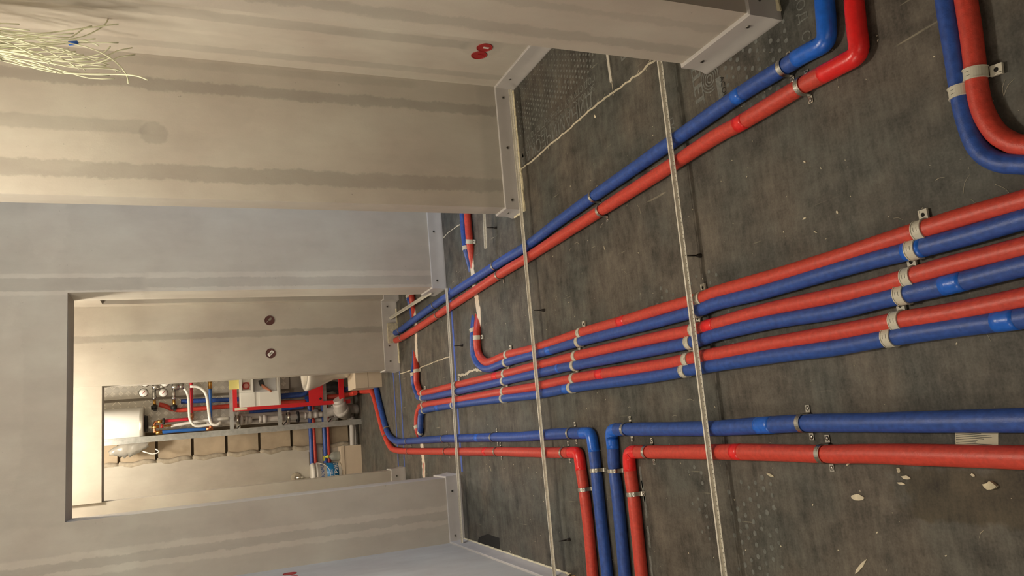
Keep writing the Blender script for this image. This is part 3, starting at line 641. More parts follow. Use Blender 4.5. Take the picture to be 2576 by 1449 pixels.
ORD = ['nearest', 'second nearest', 'third nearest', 'fourth nearest', 'fifth nearest', 'sixth nearest']
nm = dict(P1='diagonal blue pipe', P2='diagonal red pipe', P9='near left blue pipe', P10='near left red pipe', P11='far left blue pipe', P12='far left red pipe')
for k, pts in CL.items():
    key = k.rstrip('b') if k.endswith('b') and k != 'b' else k
    side = k.endswith('b')
    n = len(pts)
    for j, p in enumerate(pts):
        i, c, a = nearest(key, p)
        if side: lab = 'zinc saddle clamp on the %s past its elbow, on the leftward stretch' % nm[key]
        elif key == 'P2' and j == n-1: lab = 'zinc saddle clamp on the diagonal red pipe past its elbow'
        else:
            far = [q for q in pts if not (key == 'P2' and q is pts[-1])]
            rank = len(far)-1-far.index(p) if p in far else 0
            if key in ('P1', 'P2'): rank = len(far)-1-j
            lab = 'zinc saddle clamp on the %s, %s to the camera' % (nm[key], ORD[rank])
        saddle((c.x, c.y, c.z), a, PIPES[key][3], lab)

# ---- grey plastic clips on the slim pipes
def clip(key, p, label, ear=1, w=.024):
    i, c, a = nearest(key, p); r = PIPES[key][3]
    t = empty('pipe_clip', (c.x, c.y, c.z), label, 'clip', 'grey plastic clips on the slim pipes', a)
    rr = r*.95; f = PIPES[key][4][i]; rr = r*max(1.0, f)*.99
    arc = [(-rr*math.cos(q), rr*math.sin(q)) for q in [(-.5+k*(PI+1.0)/20) for k in range(21)]]
    MB().strap(arc, w, .0022).build('band', M['clip'], t)
    for s in (-1, 1):
        arc2 = [(-(rr+.002)*math.cos(q), (rr+.002)*math.sin(q)) for q in [(-.4+k*(PI+.8)/20) for k in range(21)]]
        mb = MB(); mb.strap(arc2, .0022, .0016, (s*(w/2-.001), 0, 0)); mb.build('rim', M['clip'], t)
    mb = MB()
    for s in (-.004, .004): mb.strap([(-(rr+.0023)*math.cos(q), (rr+.0023)*math.sin(q)) for q in (1.3, 1.5, 1.7)], .0008, .0003, (s, 0, 0))
    mb.build('moulded_mark', M['clipd'], t)
    if ear:
        y0 = ear*(rr+.001); y1 = ear*(rr+.026); z = -c.z+.006
        lo, hi = min(y0, y1), max(y0, y1)
        e = MB().box((-.010, lo, z-.003), (.012, hi, z+.003)); e.build('ear', M['clip'], t)
        MB().lathe([(.0048, z+.0032), (.0048, z+.0034), (0, z+.0034)], (.001, ear*(rr+.014), 0), n=14).build('screw_hole', M['hole'], t)
        MB().strap([(ear*(rr+.019), z+.0032), (ear*(rr+.0245), z+.0032)], .0012, .0003, (.008, 0, 0)).build('moulded_mark', M['clipd'], t)
    return t
ROWS = [
 ('row nearest the camera', dict(r1=(0.3266,1.1533,0.02), b1=(0.2922,1.1776,0.02), r2=(0.2326,1.2022,0.02), b2=(0.1976,1.2272,0.02), r3=(0.1406,1.2517,0.02), b3=(0.1067,1.2771,0.02))),
 ('row beside the first rail', dict(r1=(0.3193,1.9602,0.02), b1=(0.2843,1.9864,0.02), r2=(0.2268,2.0029,0.02), b2=(0.1915,2.036,0.02), r3=(0.1368,2.0628,0.02), b3=(0.1044,2.0873,0.02))),
 ('row midway between the first and second rails', dict(r1=(0.3223,2.7664,0.02), b1=(0.2881,2.7952,0.02), r2=(0.2325,2.8291,0.02), b2=(0.1953,2.8555,0.02), r3=(0.1421,2.8747,0.02), b3=(0.1058,2.9012,0.02))),
 ('row just beyond the second rail', dict(r1=(0.3189,3.5724,0.02), b1=(0.2841,3.6074,0.02), r2=(0.2275,3.6312,0.02), b2=(0.1925,3.6502,0.02), r3=(0.139,3.668,0.02), b3=(0.1055,3.6868,0.02))),
 ('row beside the third rail', dict(r2=(0.2291,4.4277,0.02), b2=(0.189,4.4372,0.02), r3=(0.1402,4.4642,0.02), b3=(0.1113,4.5101,0.02))),
 ('farthest row, before the bends', dict(r2=(0.2268,5.1664,0.02), b2=(0.1942,5.1945,0.02), r3=(0.1439,5.1766,0.02), b3=(0.1084,5.1753,0.02))),
 ('sideways stretch after the bend', dict(r1=(0.466,4.0153,0.02), b1=(0.509,4.0656,0.02), r2=(0.3927,5.3122,0.02), b2=(0.3745,5.3979,0.02), r3=(-0.0007,5.388,0.02), b3=(-0.0302,5.3112,0.02))),
 ('stretch right of the diagonal pair', dict(r1=(1.0117,4.0023,0.02), b1=(0.9885,4.0708,0.02), r2=(0.9428,5.3065,0.02), b2=(0.9281,5.3889,0.02))),
]
cn = dict(r1='rightmost slim red pipe', b1='rightmost slim blue pipe', r2='middle slim red pipe', b2='middle slim blue pipe', r3='leftmost slim red pipe', b3='leftmost slim blue pipe')
for rn, d in ROWS:
    for k, p in d.items():
        # the ear points to the room's right-hand side (negative local y when the path runs away)
        side = 1 if 'sideways' not in rn and 'stretch' not in rn else -1
        i, c, a = nearest(k, p)
        e = 0
        if k[0] == 'r':
            if side == 1: e = 1 if math.cos(a-0) * 0 + (-math.sin(a)) > 0 else -1
            else: e = 1 if math.cos(a) < 0 else -1
        clip(k, p, 'grey clip, %s, %s' % (cn[k], rn), e)
clip('P14', (0.6034,0.9697,0.02), 'grey clip on the red pipe of the near right looped pair', 1 if False else -1 if math.cos(nearest('P14', (0.6034,0.9697,0.02))[2]) > 0 else 1)
clip('P13', (0.5805,1.0072,0.02), 'grey clip on the blue pipe of the near right looped pair', 0)

# ------------------------------------------------------------------ screed rails
def rail(a, b, label, w=.026, pitch=.0135, near=True):
    a, b = Vector(b), Vector(a); L = (b-a).length; d = (b-a).normalized(); ang = math.atan2(d.y, d.x)
    t = empty('screed_rail', a, label, 'rail', 'galvanised screed rails', ang)
    # local: x along the rail, y away from the camera
    s = 1
    fm = MB().box((0, w/2-.003, -.001), (L, w/2, .0015))
    xx = .03
    while xx < L: fm.box((xx, .0035, -.001), (xx+.02, w/2-.003, .0003)); xx += .12
    fm.build('far_flange', M['rail'], t)
    r_ = MB().box((0, -.0032, -.001), (L, -.0022, .009)).box((0, .0026, -.001), (L, .0036, .009)).box((0, -.0032, .008), (L, .0036, .0095)); r_.build('ridge', M['rail'], t)
    f = MB().box((0, -w/2, -.001), (L, -w/2+.0045, .0005)).box((0, -.0055, -.001), (L, -.0032, .0005))
    x = 0; h = pitch*.30
    while x < L:
        x1 = min(L, x+pitch-h); f.box((x, -w/2+.0045, -.001), (x1, -.0055, .0005)); x += pitch
    f.build('perforated_flange', M['rail'], t)
    return t
RZ = .055
rail((1.2082,1.9674,0.055), (-0.5919,1.9718,0.055), 'perforated metal screed rail nearest the camera, from niche to left edge')
rail((1.5658,3.1799,0.055), (-0.69,3.1813,0.055), 'perforated metal screed rail second from the camera, along the pier face')
rail((0.8166,4.3836,0.055), (-0.7035,4.4396,0.055), 'perforated metal screed rail third from the camera, before the first doorway')
rail((0.8527,4.7099,0.055), (0.8575,5.9682,0.055), 'dull screed rail lying in the inner hall near the far strip')
rail((1.1643,3.6477,0.055), (0.8949,3.6739,0.055), 'short screed rail end seen behind the projecting pier')
def rail_screw(x, y, label, z=RZ):
    t = empty('rail_screw', (x, y, 0), label, 'screw', 'levelling screws of the rails')
    MB().cyl((0, 0, .012), (0, 0, z-.001), .0028, 10).build('shank', M['screw'], t)
    MB().lathe([(.0075, .0), (.0065, .010), (.0045, .016), (.0028, .018)], n=12).build('plug_collar', M['screw'], t)
for p, l in [((0.4574,1.9582,0.0), 'dark levelling screw under the nearest rail'), ((0.4767,3.1465,0.0), 'dark levelling screw under the second rail, mid floor'),
             ((-0.5364,3.1098,0.0), 'dark levelling screw under the second rail near left wall'), ((0.4557,4.328,0.0), 'dark levelling screw under the third rail'),
             ((0.9995,3.64,0.0), 'dark levelling screw of the short rail behind the pier')]:
    y = p[1]
    rail_screw(p[0], y, l)

# ------------------------------------------------------------------ sockets in the walls
def round_box(c, nrm, r, m, label, knob=None, depth=.03):
    n = Vector(nrm); t = empty('socket_box', c, label, 'socket box', 'flush socket boxes in the plaster')
    ax = 'Y' if abs(n.y) > .5 else 'X'
    s = -1 if (n.y < 0 or n.x < 0) else 1
    # rim and flat cup face, proud of the plaster; red darkened for recess shade
    def disc_(rr, off): 
        c0 = n*off
        return c0, c0+n*.0008
    a, b2 = disc_(r, .0002); MB().cyl(a, b2, r, 28).build('cup', m, t)
    ring = MB(); k = 28; u = Vector((0, 0, 1)); v = n.cross(u); vs = []
    for q in range(k):
        d = u*math.cos(2*PI*q/k)+v*math.sin(2*PI*q/k)
        vs += [d*(r*.98)+n*.0006, d*(r*1.06)+n*.0006, d*(r*.98)+n*.003, d*(r*1.06)+n*.003]
    fs = []
    for q in range(k):
        i, j = 4*q, 4*((q+1) % k)
        fs += [(i+2, i+3, j+3, j+2), (i, i+2, j+2, j), (i+1, j+1, j+3, i+3)]
    ring.add(vs, fs, True).build('rim', m, t)
    if knob == 'disc':
        MB().lathe([(0, 0), (.62*r, 0), (.62*r, .003), (0, .004)], (0, 0, 0), 'Z', 20, sy=.5).build('cable_plug', M['white'], t)
    return t, u, v, n
def bar_on(t, a, b, w, m, name, n):
    MB().bar(a, b, w, .002, n).build(name, m, t)
for c, lab, kind in [((0.8696,5.858,0.9624), 'brown round box in the inner wall, right-hand of the two', 0), ((0.6241,5.858,0.9618), 'brown round box in the inner wall with white plug, left-hand of the two', 1)]:
    t, u, v, n = round_box((c[0], 5.86, c[2]), (0, -1, 0), .034, M['brown'], lab)
    d1 = (u+v).normalized()
    if kind: bar_on(t, -d1*.024+n*.002, d1*.024+n*.002, .022, M['white'], 'cable_plug', n); bar_on(t, -d1*.012+n*.004, d1*.012+n*.004, .008, M['steel'], 'terminal', n)
    else: bar_on(t, d1*.028+n*.002-v*.006, -d1*.02+n*.002-v*.006, .004, M['steel'], 'wire_end', n); bar_on(t, -d1*.024+n*.0015+u*.004, -d1*.002+n*.0015+u*.004, .016, M['steel'], 'terminal', n)
for c, lab in [((1.62,2.9032,0.2867), 'red round socket box in the niche wall, nearer of the pair'), ((1.62,2.975,0.2869), 'red round socket box in the niche wall, farther of the pair')]:
    t, u, v, n = round_box((1.62, c[1], c[2]), (-1, 0, 0), .034, M['redbox'], lab)
    bar_on(t, -u*.020+n*.002, u*.006+n*.002, .012, M['white'] if 'nearer' in lab else M['redbox'], 'inner_tab', n)
for c, lab in [((-0.7,4.3539,1.0416), 'red round socket box in the left wall, farther of the pair'), ((-0.7,4.2402,1.0484), 'red round socket box in the left wall at picture edge')]:
    round_box((-.70, c[1], c[2]), (1, 0, 0), .034, M['redbox'], lab)

# ------------------------------------------------------------------ hanging cables
WIRES = [[(1.454,2.775,2.79),(1.424,2.775,2.135),(1.389,2.778,2.068),(1.395,2.781,1.948),(1.385,2.785,1.819),(1.357,2.787,1.75),(1.323,2.791,1.711),(1.29,2.794,1.692),(1.266,2.797,1.689)],
[(1.43,2.876,2.79),(1.4,2.876,2.156),(1.402,2.884,2.09),(1.426,2.891,1.944),(1.419,2.9,1.884),(1.402,2.908,1.822),(1.385,2.915,1.757)],
[(1.395,2.713,2.79),(1.365,2.713,2.12),(1.355,2.735,1.984),(1.347,2.756,1.937),(1.327,2.776,1.885),(1.306,2.797,1.84)],
[(1.356,2.775,2.79),(1.326,2.775,2.132),(1.33,2.799,2.071),(1.316,2.824,2.006),(1.311,2.849,1.93),(1.323,2.874,1.85),(1.34,2.899,1.756)],
[(1.42,2.94,2.79),(1.39,2.94,2.17),(1.389,2.942,2.1),(1.38,2.943,2.011),(1.365,2.943,1.92),(1.343,2.944,1.826),(1.35,2.945,1.743)],
[(1.361,2.751,2.79),(1.331,2.751,2.127),(1.323,2.761,1.979),(1.322,2.771,1.908),(1.318,2.781,1.824),(1.323,2.791,1.756)],
[(1.405,2.854,2.79),(1.375,2.854,2.15),(1.38,2.868,2.062),(1.369,2.88,1.972),(1.355,2.894,1.852),(1.371,2.906,1.761),(1.366,2.92,1.736)],
[(1.325,2.727,2.79),(1.295,2.727,2.121),(1.295,2.741,1.934),(1.291,2.755,1.865),(1.3,2.768,1.807),(1.31,2.783,1.733),(1.31,2.797,1.711)],
[(1.367,2.792,2.79),(1.337,2.792,2.136),(1.29,2.776,1.953),(1.271,2.76,1.865),(1.271,2.742,1.742),(1.267,2.726,1.684),(1.256,2.709,1.651),(1.238,2.692,1.622)],
[(1.473,2.84,2.79),(1.443,2.84,2.149),(1.446,2.85,2.083),(1.448,2.861,1.998),(1.454,2.871,1.911),(1.465,2.881,1.874),(1.508,2.893,1.839),(1.527,2.903,1.814)],
[(1.478,2.906,2.79),(1.448,2.906,2.164),(1.464,2.928,2.009),(1.481,2.949,1.923),(1.517,2.97,1.847),(1.579,2.993,1.785),(1.622,3.014,1.772)],
[(1.51,2.93,2.79),(1.48,2.93,2.17),(1.479,2.93,2.1),(1.48,2.929,2.026),(1.47,2.929,1.974)],
[(1.53,2.952,2.79),(1.5,2.952,2.175),(1.491,2.933,2.101),(1.483,2.913,1.978),(1.505,2.893,1.854),(1.53,2.874,1.726)],
[(1.383,2.77,2.79),(1.353,2.77,2.132),(1.38,2.797,1.959),(1.412,2.826,1.875),(1.435,2.854,1.827),(1.461,2.883,1.727)],
[(1.445,2.883,2.79),(1.415,2.883,2.157),(1.411,2.874,2.058),(1.425,2.865,1.94),(1.441,2.857,1.849),(1.451,2.849,1.796)],
[(1.381,2.816,2.79),(1.351,2.816,2.141),(1.348,2.811,1.972),(1.343,2.806,1.871),(1.369,2.801,1.782),(1.389,2.797,1.753),(1.399,2.792,1.745)],
[(1.416,2.871,2.79),(1.386,2.871,2.155),(1.376,2.891,1.948),(1.386,2.913,1.824),(1.406,2.933,1.77),(1.439,2.953,1.732),(1.466,2.974,1.678)],
[(1.501,2.965,2.79),(1.471,2.965,2.177),(1.481,2.984,2.11),(1.489,3.003,2.023),(1.483,3.022,1.933),(1.474,3.039,1.876),(1.479,3.058,1.775)],
[(1.416,2.895,2.79),(1.386,2.895,2.16),(1.377,2.879,2.087),(1.357,2.863,2.027),(1.336,2.846,1.965),(1.301,2.83,1.913)],
[(1.479,2.975,2.79),(1.449,2.975,2.179),(1.474,3.017,2.116),(1.499,3.058,2.017)],
[(1.416,2.906,2.79),(1.386,2.906,2.162),(1.39,2.89,2.032),(1.399,2.873,1.942),(1.405,2.856,1.879)],
[(1.415,2.868,2.79),(1.385,2.868,2.154),(1.377,2.856,2.083),(1.362,2.845,1.967),(1.376,2.832,1.83)],
[(1.468,2.945,2.79),(1.438,2.945,2.171),(1.463,2.969,1.985),(1.473,2.994,1.929),(1.461,3.019,1.9),(1.445,3.043,1.87),(1.427,3.068,1.854)],
[(1.48,2.93,2.79),(1.45,2.93,2.169),(1.45,2.928,2.098),(1.444,2.925,2.003),(1.424,2.923,1.916),(1.414,2.92,1.855)],
[(1.406,2.791,2.79),(1.376,2.791,2.137),(1.381,2.807,2.073),(1.377,2.825,2.008),(1.366,2.842,1.953),(1.34,2.86,1.919)],
[(1.32,2.722,2.79),(1.29,2.722,2.12),(1.284,2.731,2.057),(1.274,2.74,1.992),(1.276,2.748,1.938),(1.266,2.757,1.881)],
[(1.484,2.908,2.79),(1.454,2.908,2.164),(1.451,2.903,2.093),(1.449,2.896,2.022),(1.456,2.89,1.913),(1.456,2.885,1.826),(1.439,2.879,1.789)],
[(1.464,2.98,2.79),(1.434,2.98,2.179),(1.443,2.983,2.11),(1.446,2.985,2.013),(1.456,2.988,1.914),(1.451,2.992,1.869)],
[(1.447,2.903,2.79),(1.427,2.903,2.241),(1.429,2.894,2.142),(1.449,2.885,2.024),(1.472,2.877,1.933)],
[(1.417,2.893,2.79),(1.397,2.893,2.166),(1.393,2.913,1.959),(1.408,2.935,1.835),(1.433,2.955,1.781),(1.472,2.975,1.743),(1.504,2.996,1.689)],
[(1.411,2.896,2.79),(1.391,2.896,2.172),(1.399,2.88,2.042),(1.411,2.863,1.952)],
[(1.388,2.72,2.79),(1.368,2.72,2.208),(1.36,2.742,2.072),(1.354,2.763,2.025),(1.336,2.783,1.973),(1.316,2.804,1.928)],
[(1.534,2.957,2.79),(1.514,2.957,2.237),(1.513,2.938,2.163),(1.513,2.918,2.04)],
[(1.459,2.93,2.79),(1.439,2.93,2.227),(1.455,2.972,2.164),(1.472,3.013,2.065)],
[(1.407,2.874,2.79),(1.387,2.874,2.206),(1.398,2.888,2.118),(1.392,2.9,2.028),(1.384,2.914,1.908),(1.406,2.926,1.817)],
[(1.44,2.854,2.79),(1.42,2.854,2.168),(1.418,2.845,2.069),(1.435,2.836,1.951),(1.453,2.828,1.86)],
[(1.361,2.825,2.79),(1.341,2.825,2.14),(1.333,2.82,1.971),(1.323,2.815,1.87),(1.344,2.81,1.781),(1.359,2.806,1.752),(1.364,2.801,1.744)],
[(1.506,2.979,2.79),(1.486,2.979,2.259),(1.503,2.998,2.192),(1.518,3.017,2.105),(1.519,3.036,2.015),(1.517,3.053,1.958)],
[(1.391,2.747,2.79),(1.371,2.747,2.159),(1.374,2.763,2.095),(1.367,2.781,2.03)],
[(1.512,2.908,2.79),(1.492,2.908,2.197),(1.479,2.889,2.123),(1.467,2.869,2.0)],
[(1.461,3.013,2.79),(1.441,3.013,2.192),(1.454,3.016,2.123),(1.461,3.018,2.026)],
[(1.37,2.804,2.79),(1.35,2.804,2.209),(1.347,2.799,2.04),(1.341,2.794,1.939),(1.367,2.789,1.85)]]
for k, wpts in enumerate(WIRES):
    P = catmull(wpts, .03)
    o = MB().tube(P, .0024, 7).build('hanging_cable', M['cable'], label='thin white cable end hanging loose in the bundle by the niche', cat='cable', group='loose white cables hanging from the ceiling')
    tip = wpts[-1]; pv = wpts[-2]
    hgt = 'ending highest' if tip[2] > 1.80 else 'ending low' if tip[2] < 1.64 else 'ending midway'
    crl = 'tip bent to the left' if tip[0] < pv[0]-.012 else 'tip bent to the right' if tip[0] > pv[0]+.012 else 'tip hanging straight'
    o['label'] = 'thin white hanging cable by the niche, %s, %s' % (hgt, crl)
    if k == 13:
        e = P[-5:]; o['label'] = 'white hanging cable with blue tape wound near its end'
        q = max(4, len(P)-5); MB().tube(P[q-1:q+1], .0075, 8, True).build('blue_tape', M['bluet'], o)
    if k == 8: o['label'] = 'longest of the hanging white cables, reaching lowest'
    if k == 0: o['label'] = 'white hanging cable curling toward the left at its end'

# ------------------------------------------------------------------ small things on the floor
lab = MB(); c1 = (-0.1087,1.1773,0.0); c2 = (-0.1105,1.0809,0.0); c3 = (-0.1413,1.0871,0.0); c4 = (-0.1413,1.182,0.0)
lo = MB().poly([c4[:2], c3[:2], c2[:2], c1[:2]], .0004, .0010).build('paper_label', M['paper'], label='pale printed paper label stuck between the near blue and red pipes', cat='label')
C1, C2, C3, C4 = (Vector((c[0], c[1], .0012)) for c in (c1, c2, c3, c4))
ln = MB()
for i in range(9):
    t = .04+i*.115; l = random.uniform(.45, .92)
    a = C1.lerp(C4, min(.97, t)); b2 = C2.lerp(C3, min(.97, t+.16)); a = a.lerp(b2, .02)
    b2 = a.lerp(b2, l); ln.bar(a, b2, .0010, .0003)
ln.build('printed_line', M['ink'], lo)
FLK = [(2140,1250,2178,1252,.020),(2260,1182,2262,1190,.010),(2270,1200,2292,1202,.011),(2256,1214,2280,1218,.006),(2442,1192,2456,1198,.006),(2482,1222,2512,1222,.020),
       (1345,368,1356,372,.010),(1930,1190,1948,1200,.009),(1520,620,1524,630,.004),(2105,531,2110,537,.006),(2020,550,2030,547,.005),(1495,290,1500,296,.012),(2130,1165,2140,1172,.005),(2150,1440,2185,1400,.008),(1580,240,1600,225,.010),(2048,580,2058,586,.004),(2022,405,2028,409,.004)]
flk = [([(-0.2634,1.4951,0.0),(-0.2625,1.4481,0.0)],0.02),([(-0.1883,1.3407,0.0),(-0.2007,1.3345,0.0)],0.012),([(-0.2096,1.3342,0.0),(-0.2114,1.3088,0.0)],0.011),([(-0.2227,1.35,0.0),(-0.2252,1.3244,0.0)],0.006),([(-0.1969,1.1593,0.0),(-0.2014,1.1477,0.0)],0.006),([(-0.2201,1.1321,0.0),(-0.2187,1.1028,0.0)],0.02),([(1.2459,3.0856,0.0),(1.2164,3.0377,0.0)],0.01),([(-0.2146,1.7885,0.0),(-0.2246,1.7612,0.0)],0.009),([(0.6349,2.5499,0.0),(0.6145,2.5448,0.0)],0.004),([(0.4412,1.3947,0.0),(0.4336,1.3897,0.0)],0.006),([(0.4516,1.5098,0.0),(0.4529,1.4951,0.0)],0.005),([(1.1629,2.5158,0.0),(1.1474,2.5026,0.0)],0.012),([(-0.1881,1.4923,0.0),(-0.1762,1.4772,0.0)],0.005),([(-0.451,1.5213,0.0),(-0.4038,1.4687,0.0)],0.008),([(0.4107,1.4783,0.0),(0.4032,1.4659,0.0)],0.004),([(0.6019,1.4757,0.0),(0.5949,1.4685,-0.0)],0.005),([(-0.2449,4.0302,0.0),(-0.2721,4.0119,0.0)],0.006),([(0.2399,1.8515,0.0),(0.2289,1.8426,0.0)],0.003),([(0.5533,2.3136,0.0),(0.5465,2.3096,0.0)],0.004),([(-0.6663,3.8309,0.0),(-0.6764,3.8169,0.0)],0.004)]
where = ['largest pale plaster flake on the floor left of the near red pipe', 'dirty flake close against the near red pipe', 'bright white flake beside the near red pipe', 'long thin pale flake on the brown stain edge',
  'small white flake on the brown stain near the frame edge', 'round greyish clod of dried mortar near the frame edge', 'crumpled pale flake between seam and diagonal blue pipe', 'dull flake left of the red pipe beside its clamp']
for i, (ab, wd) in enumerate(flk):
    a = Vector(ab[0]); b2 = Vector(ab[1]); d = b2-a; L = max(d.length, .004); d.normalize(); s = Vector((-d.y, d.x, 0)); n = 9; top = []
    for q in range(n):
        t = 2*PI*q/n; rr = random.uniform(.65, 1.1)
        p = (a+b2)/2+d*(math.cos(t)*L/2*rr)+s*(math.sin(t)*wd/2*rr); top.append((p.x, p.y))
    h = .008 if i == 5 else .0025
    lb = where[i] if i < len(where) else 'tiny pale plaster crumb on the grey mat, %s' % (('far' if a.y > 2.7 else 'middle' if a.y > 1.6 else 'near') + (' left' if a.x < .0 else ' right' if a.x > .45 else ' centre')+' of the floor')
    MB().poly(top, .0004, h).build('plaster_flake', M['patch'] if i in (5, 1, 7) else M['flake'], label=lb, cat='flake', group='plaster crumbs on the mat')
cr = MB()
for i in range(260):
    x = random.uniform(-.6, 1.0); y = random.uniform(.85, 4.4); r = random.choice((.0008, .0012, .0016, .0024)); a = random.uniform(0, 3)
    cr.bar((x, y, .0006), (x+r*2*math.cos(a), y+r*2*math.sin(a), .0006), r, .001)
for i in range(45):
    x = random.uniform(-.4, .9); y = random.uniform(.9, 3.4); a = random.uniform(0, 3); l = random.uniform(.01, .05)
    pts = [(x, y, .0008), (x+l*.5*math.cos(a), y+l*.5*math.sin(a), .001), (x+l*math.cos(a+.25), y+l*math.sin(a+.25), .0008)]
    cr.tube(catmull(pts, .01), .00035, 4)
tag(cr.build('dust_crumbs', M['flake'], label='scattered plaster dust crumbs and hairs over the mat', cat='debris'), kind='stuff')

# ------------------------------------------------------------------ washroom beyond the second doorway
BW = bpy.data.objects['wall_back']
# aerated blocks, each its own piece, with recessed joints, then a plastered panel on the left
MB().box((-.30, 7.79, 0), (.16, 7.815, CH)).build('recessed_joint', M['joint'], BW)
zs = [2.3668,2.1059,1.8016,1.5037,1.2114,0.9177,0.6237,0.3207,0.0707]
for i in range(len(zs)-1):
    z1, z0 = zs[i]-.012, zs[i+1]+.012
    j = random.uniform(-.008, .008); x0 = -.095; x1 = .13
    mb = MB().box((x0, 7.735+j, z0), (x1, 7.80, z1)); ob = mb.build('block', M['block'], BW)
    mm = MB().tube(catmull([(-.115+random.uniform(-.01, .01), 7.73, z0-.01), (-.10, 7.722, (z0+z1)/2-.05), (-.118, 7.72, (z0+z1)/2+.05), (-.10, 7.73, z1+.01)], .04), .028, 8); mm.build('mortar_lump', M['mortar'], BW)
    mb = MB().box((-.16, 7.76, z0-.05), (-.09, 7.8, z0-.03)); 
px0 = -.115
MB().box((-1.0, 7.70, 0), (px0, 7.81, CH)).build('plaster_panel', W_plain, BW)
# tread plates
def treadplate(x0, x1, z0, z1, y, label):
    o = MB().box((x0, y, z0), (x1, y+.004, z1)).build('tread_plate', M['tread'], label=label, cat='metal plate', group='tread plates behind the water heater')
    tb = MB(); st = .062; ix = 0; x = x0+.02
    while x < x1-.03:
        z = z0+.02; iz = 0
        while z < z1-.03:
            s = 1 if (ix+iz) % 2 else -1
            for q in range(4):
                off = (q-1.5)*.0085; cx = x+st/2+off*.7; cz = z+st/2-off*.7*s
                dx, dz = .017*.7, .017*.7*s
                if cx-dx > x0 and cx+dx < x1 and cz+.012 < z1: tb.bar((cx-dx, y-.0006, cz-dz), (cx+dx, y-.0006, cz+dz), .0042, .002, (0, 1, 0))
            z += st; iz += 1
        x += st; ix += 1
    tb.build('raised_bars', M['treadb'], o, kind='stuff')
sx = (0.464,7.8,1.7807)[0]
treadplate(sx+.012, sx+.55, .62, 2.66, 7.812, 'right-hand ribbed tread plate on the washroom back wall')
treadplate(.15, sx-.012, .62, 2.66, 7.812, 'left-hand ribbed tread plate behind the water heater')

# stud frame
post_a = Vector((0.0946,7.45,2.5237)); post_b = Vector((0.0973,7.45,-0.0085))
t = empty('stud_frame', (post_b.x, 7.45, 0), 'zinc stud frame standing before the washroom back wall', 'frame')
def loc(p): return Vector(p)-Vector((post_b.x, 7.45, 0))
MB().box((-.026, -.002, .002), (.026, 0.0, 2.78)).box((-.026, 0, .002), (-.024, .027, 2.78)).box((.024, 0, .002), (.026, .027, 2.78)).box((-.008, -.006, .002), (.008, -.002, 2.78)).build('post', M['stud'], t)
def rung(pa, pb, wv):
    a = loc(pa); b2 = loc(pb)
    z = a.z; x0, x1 = sorted((a.x, b2.x))
    MB().box((x0, .002, z-wv/2), (x1, .006, z+wv/2)).box((x0, .006, z-wv/2), (x1, .030, z-wv/2+.002)).box((x0, .006, z+wv/2-.002), (x1, .030, z+wv/2)).build('rung', M['stud'], t)
rung((0.6613,7.45,1.1716), (0.1203,7.45,1.1842), .034)
rung((0.6377,7.45,0.7529), (0.1174,7.45,0.7705), .034)
rung((0.6142,7.45,0.3371), (0.1162,7.45,0.3592), .034)
rung((0.5934,7.45,-0.0314), (0.1127,7.45,-0.0055), .034)
for p in ((0.1273,7.44,1.144), (0.1255,7.44,0.7394), (0.1208,7.44,0.3273), (0.277,7.44,1.1471), (0.2826,7.44,0.7941)):
    a = loc(p); MB().box((a.x-.004, -.01, a.z-.045), (a.x+.03, -.006, a.z-.012)).bar((a.x-.004, -.008, a.z-.012), (a.x+.028, -.008, a.z-.045), .008, .004, (0, 1, 0)).build('angle_bracket', M['steel'], t)

# water heater
hc = (0.2335,7.5,1.8917)
t = empty('water_heater', (hc[0], 7.56, hc[2]), 'white cylindrical water heater hanging on the washroom back wall', 'water heater')
R = .150
MB().lathe([(0, .004), (R*.97, .004), (R, .02), (R, .80), (R*.8, .86), (0, .88)], n=40).build('tank', M['white'], t)
MB().lathe([(0, -.002), (R*.99, -.002), (R*1.012, .006), (R*1.012, .030), (R, .032)], n=40).build('bottom_ring', M['tread'], t)
MB().lathe([(0, -.03), (R*.45, -.03), (R*.5, -.002), (0, -.002)], n=24).build('bottom_cap', M['black'], t)
MB().box((-.155, -.03, .20), (-.125, .03, .232)).build('bracket_tab', M['white'], t)
MB().box((-.155, -.03, .058), (-.14, .0, .066)).build('bracket_tab', M['white'], t)

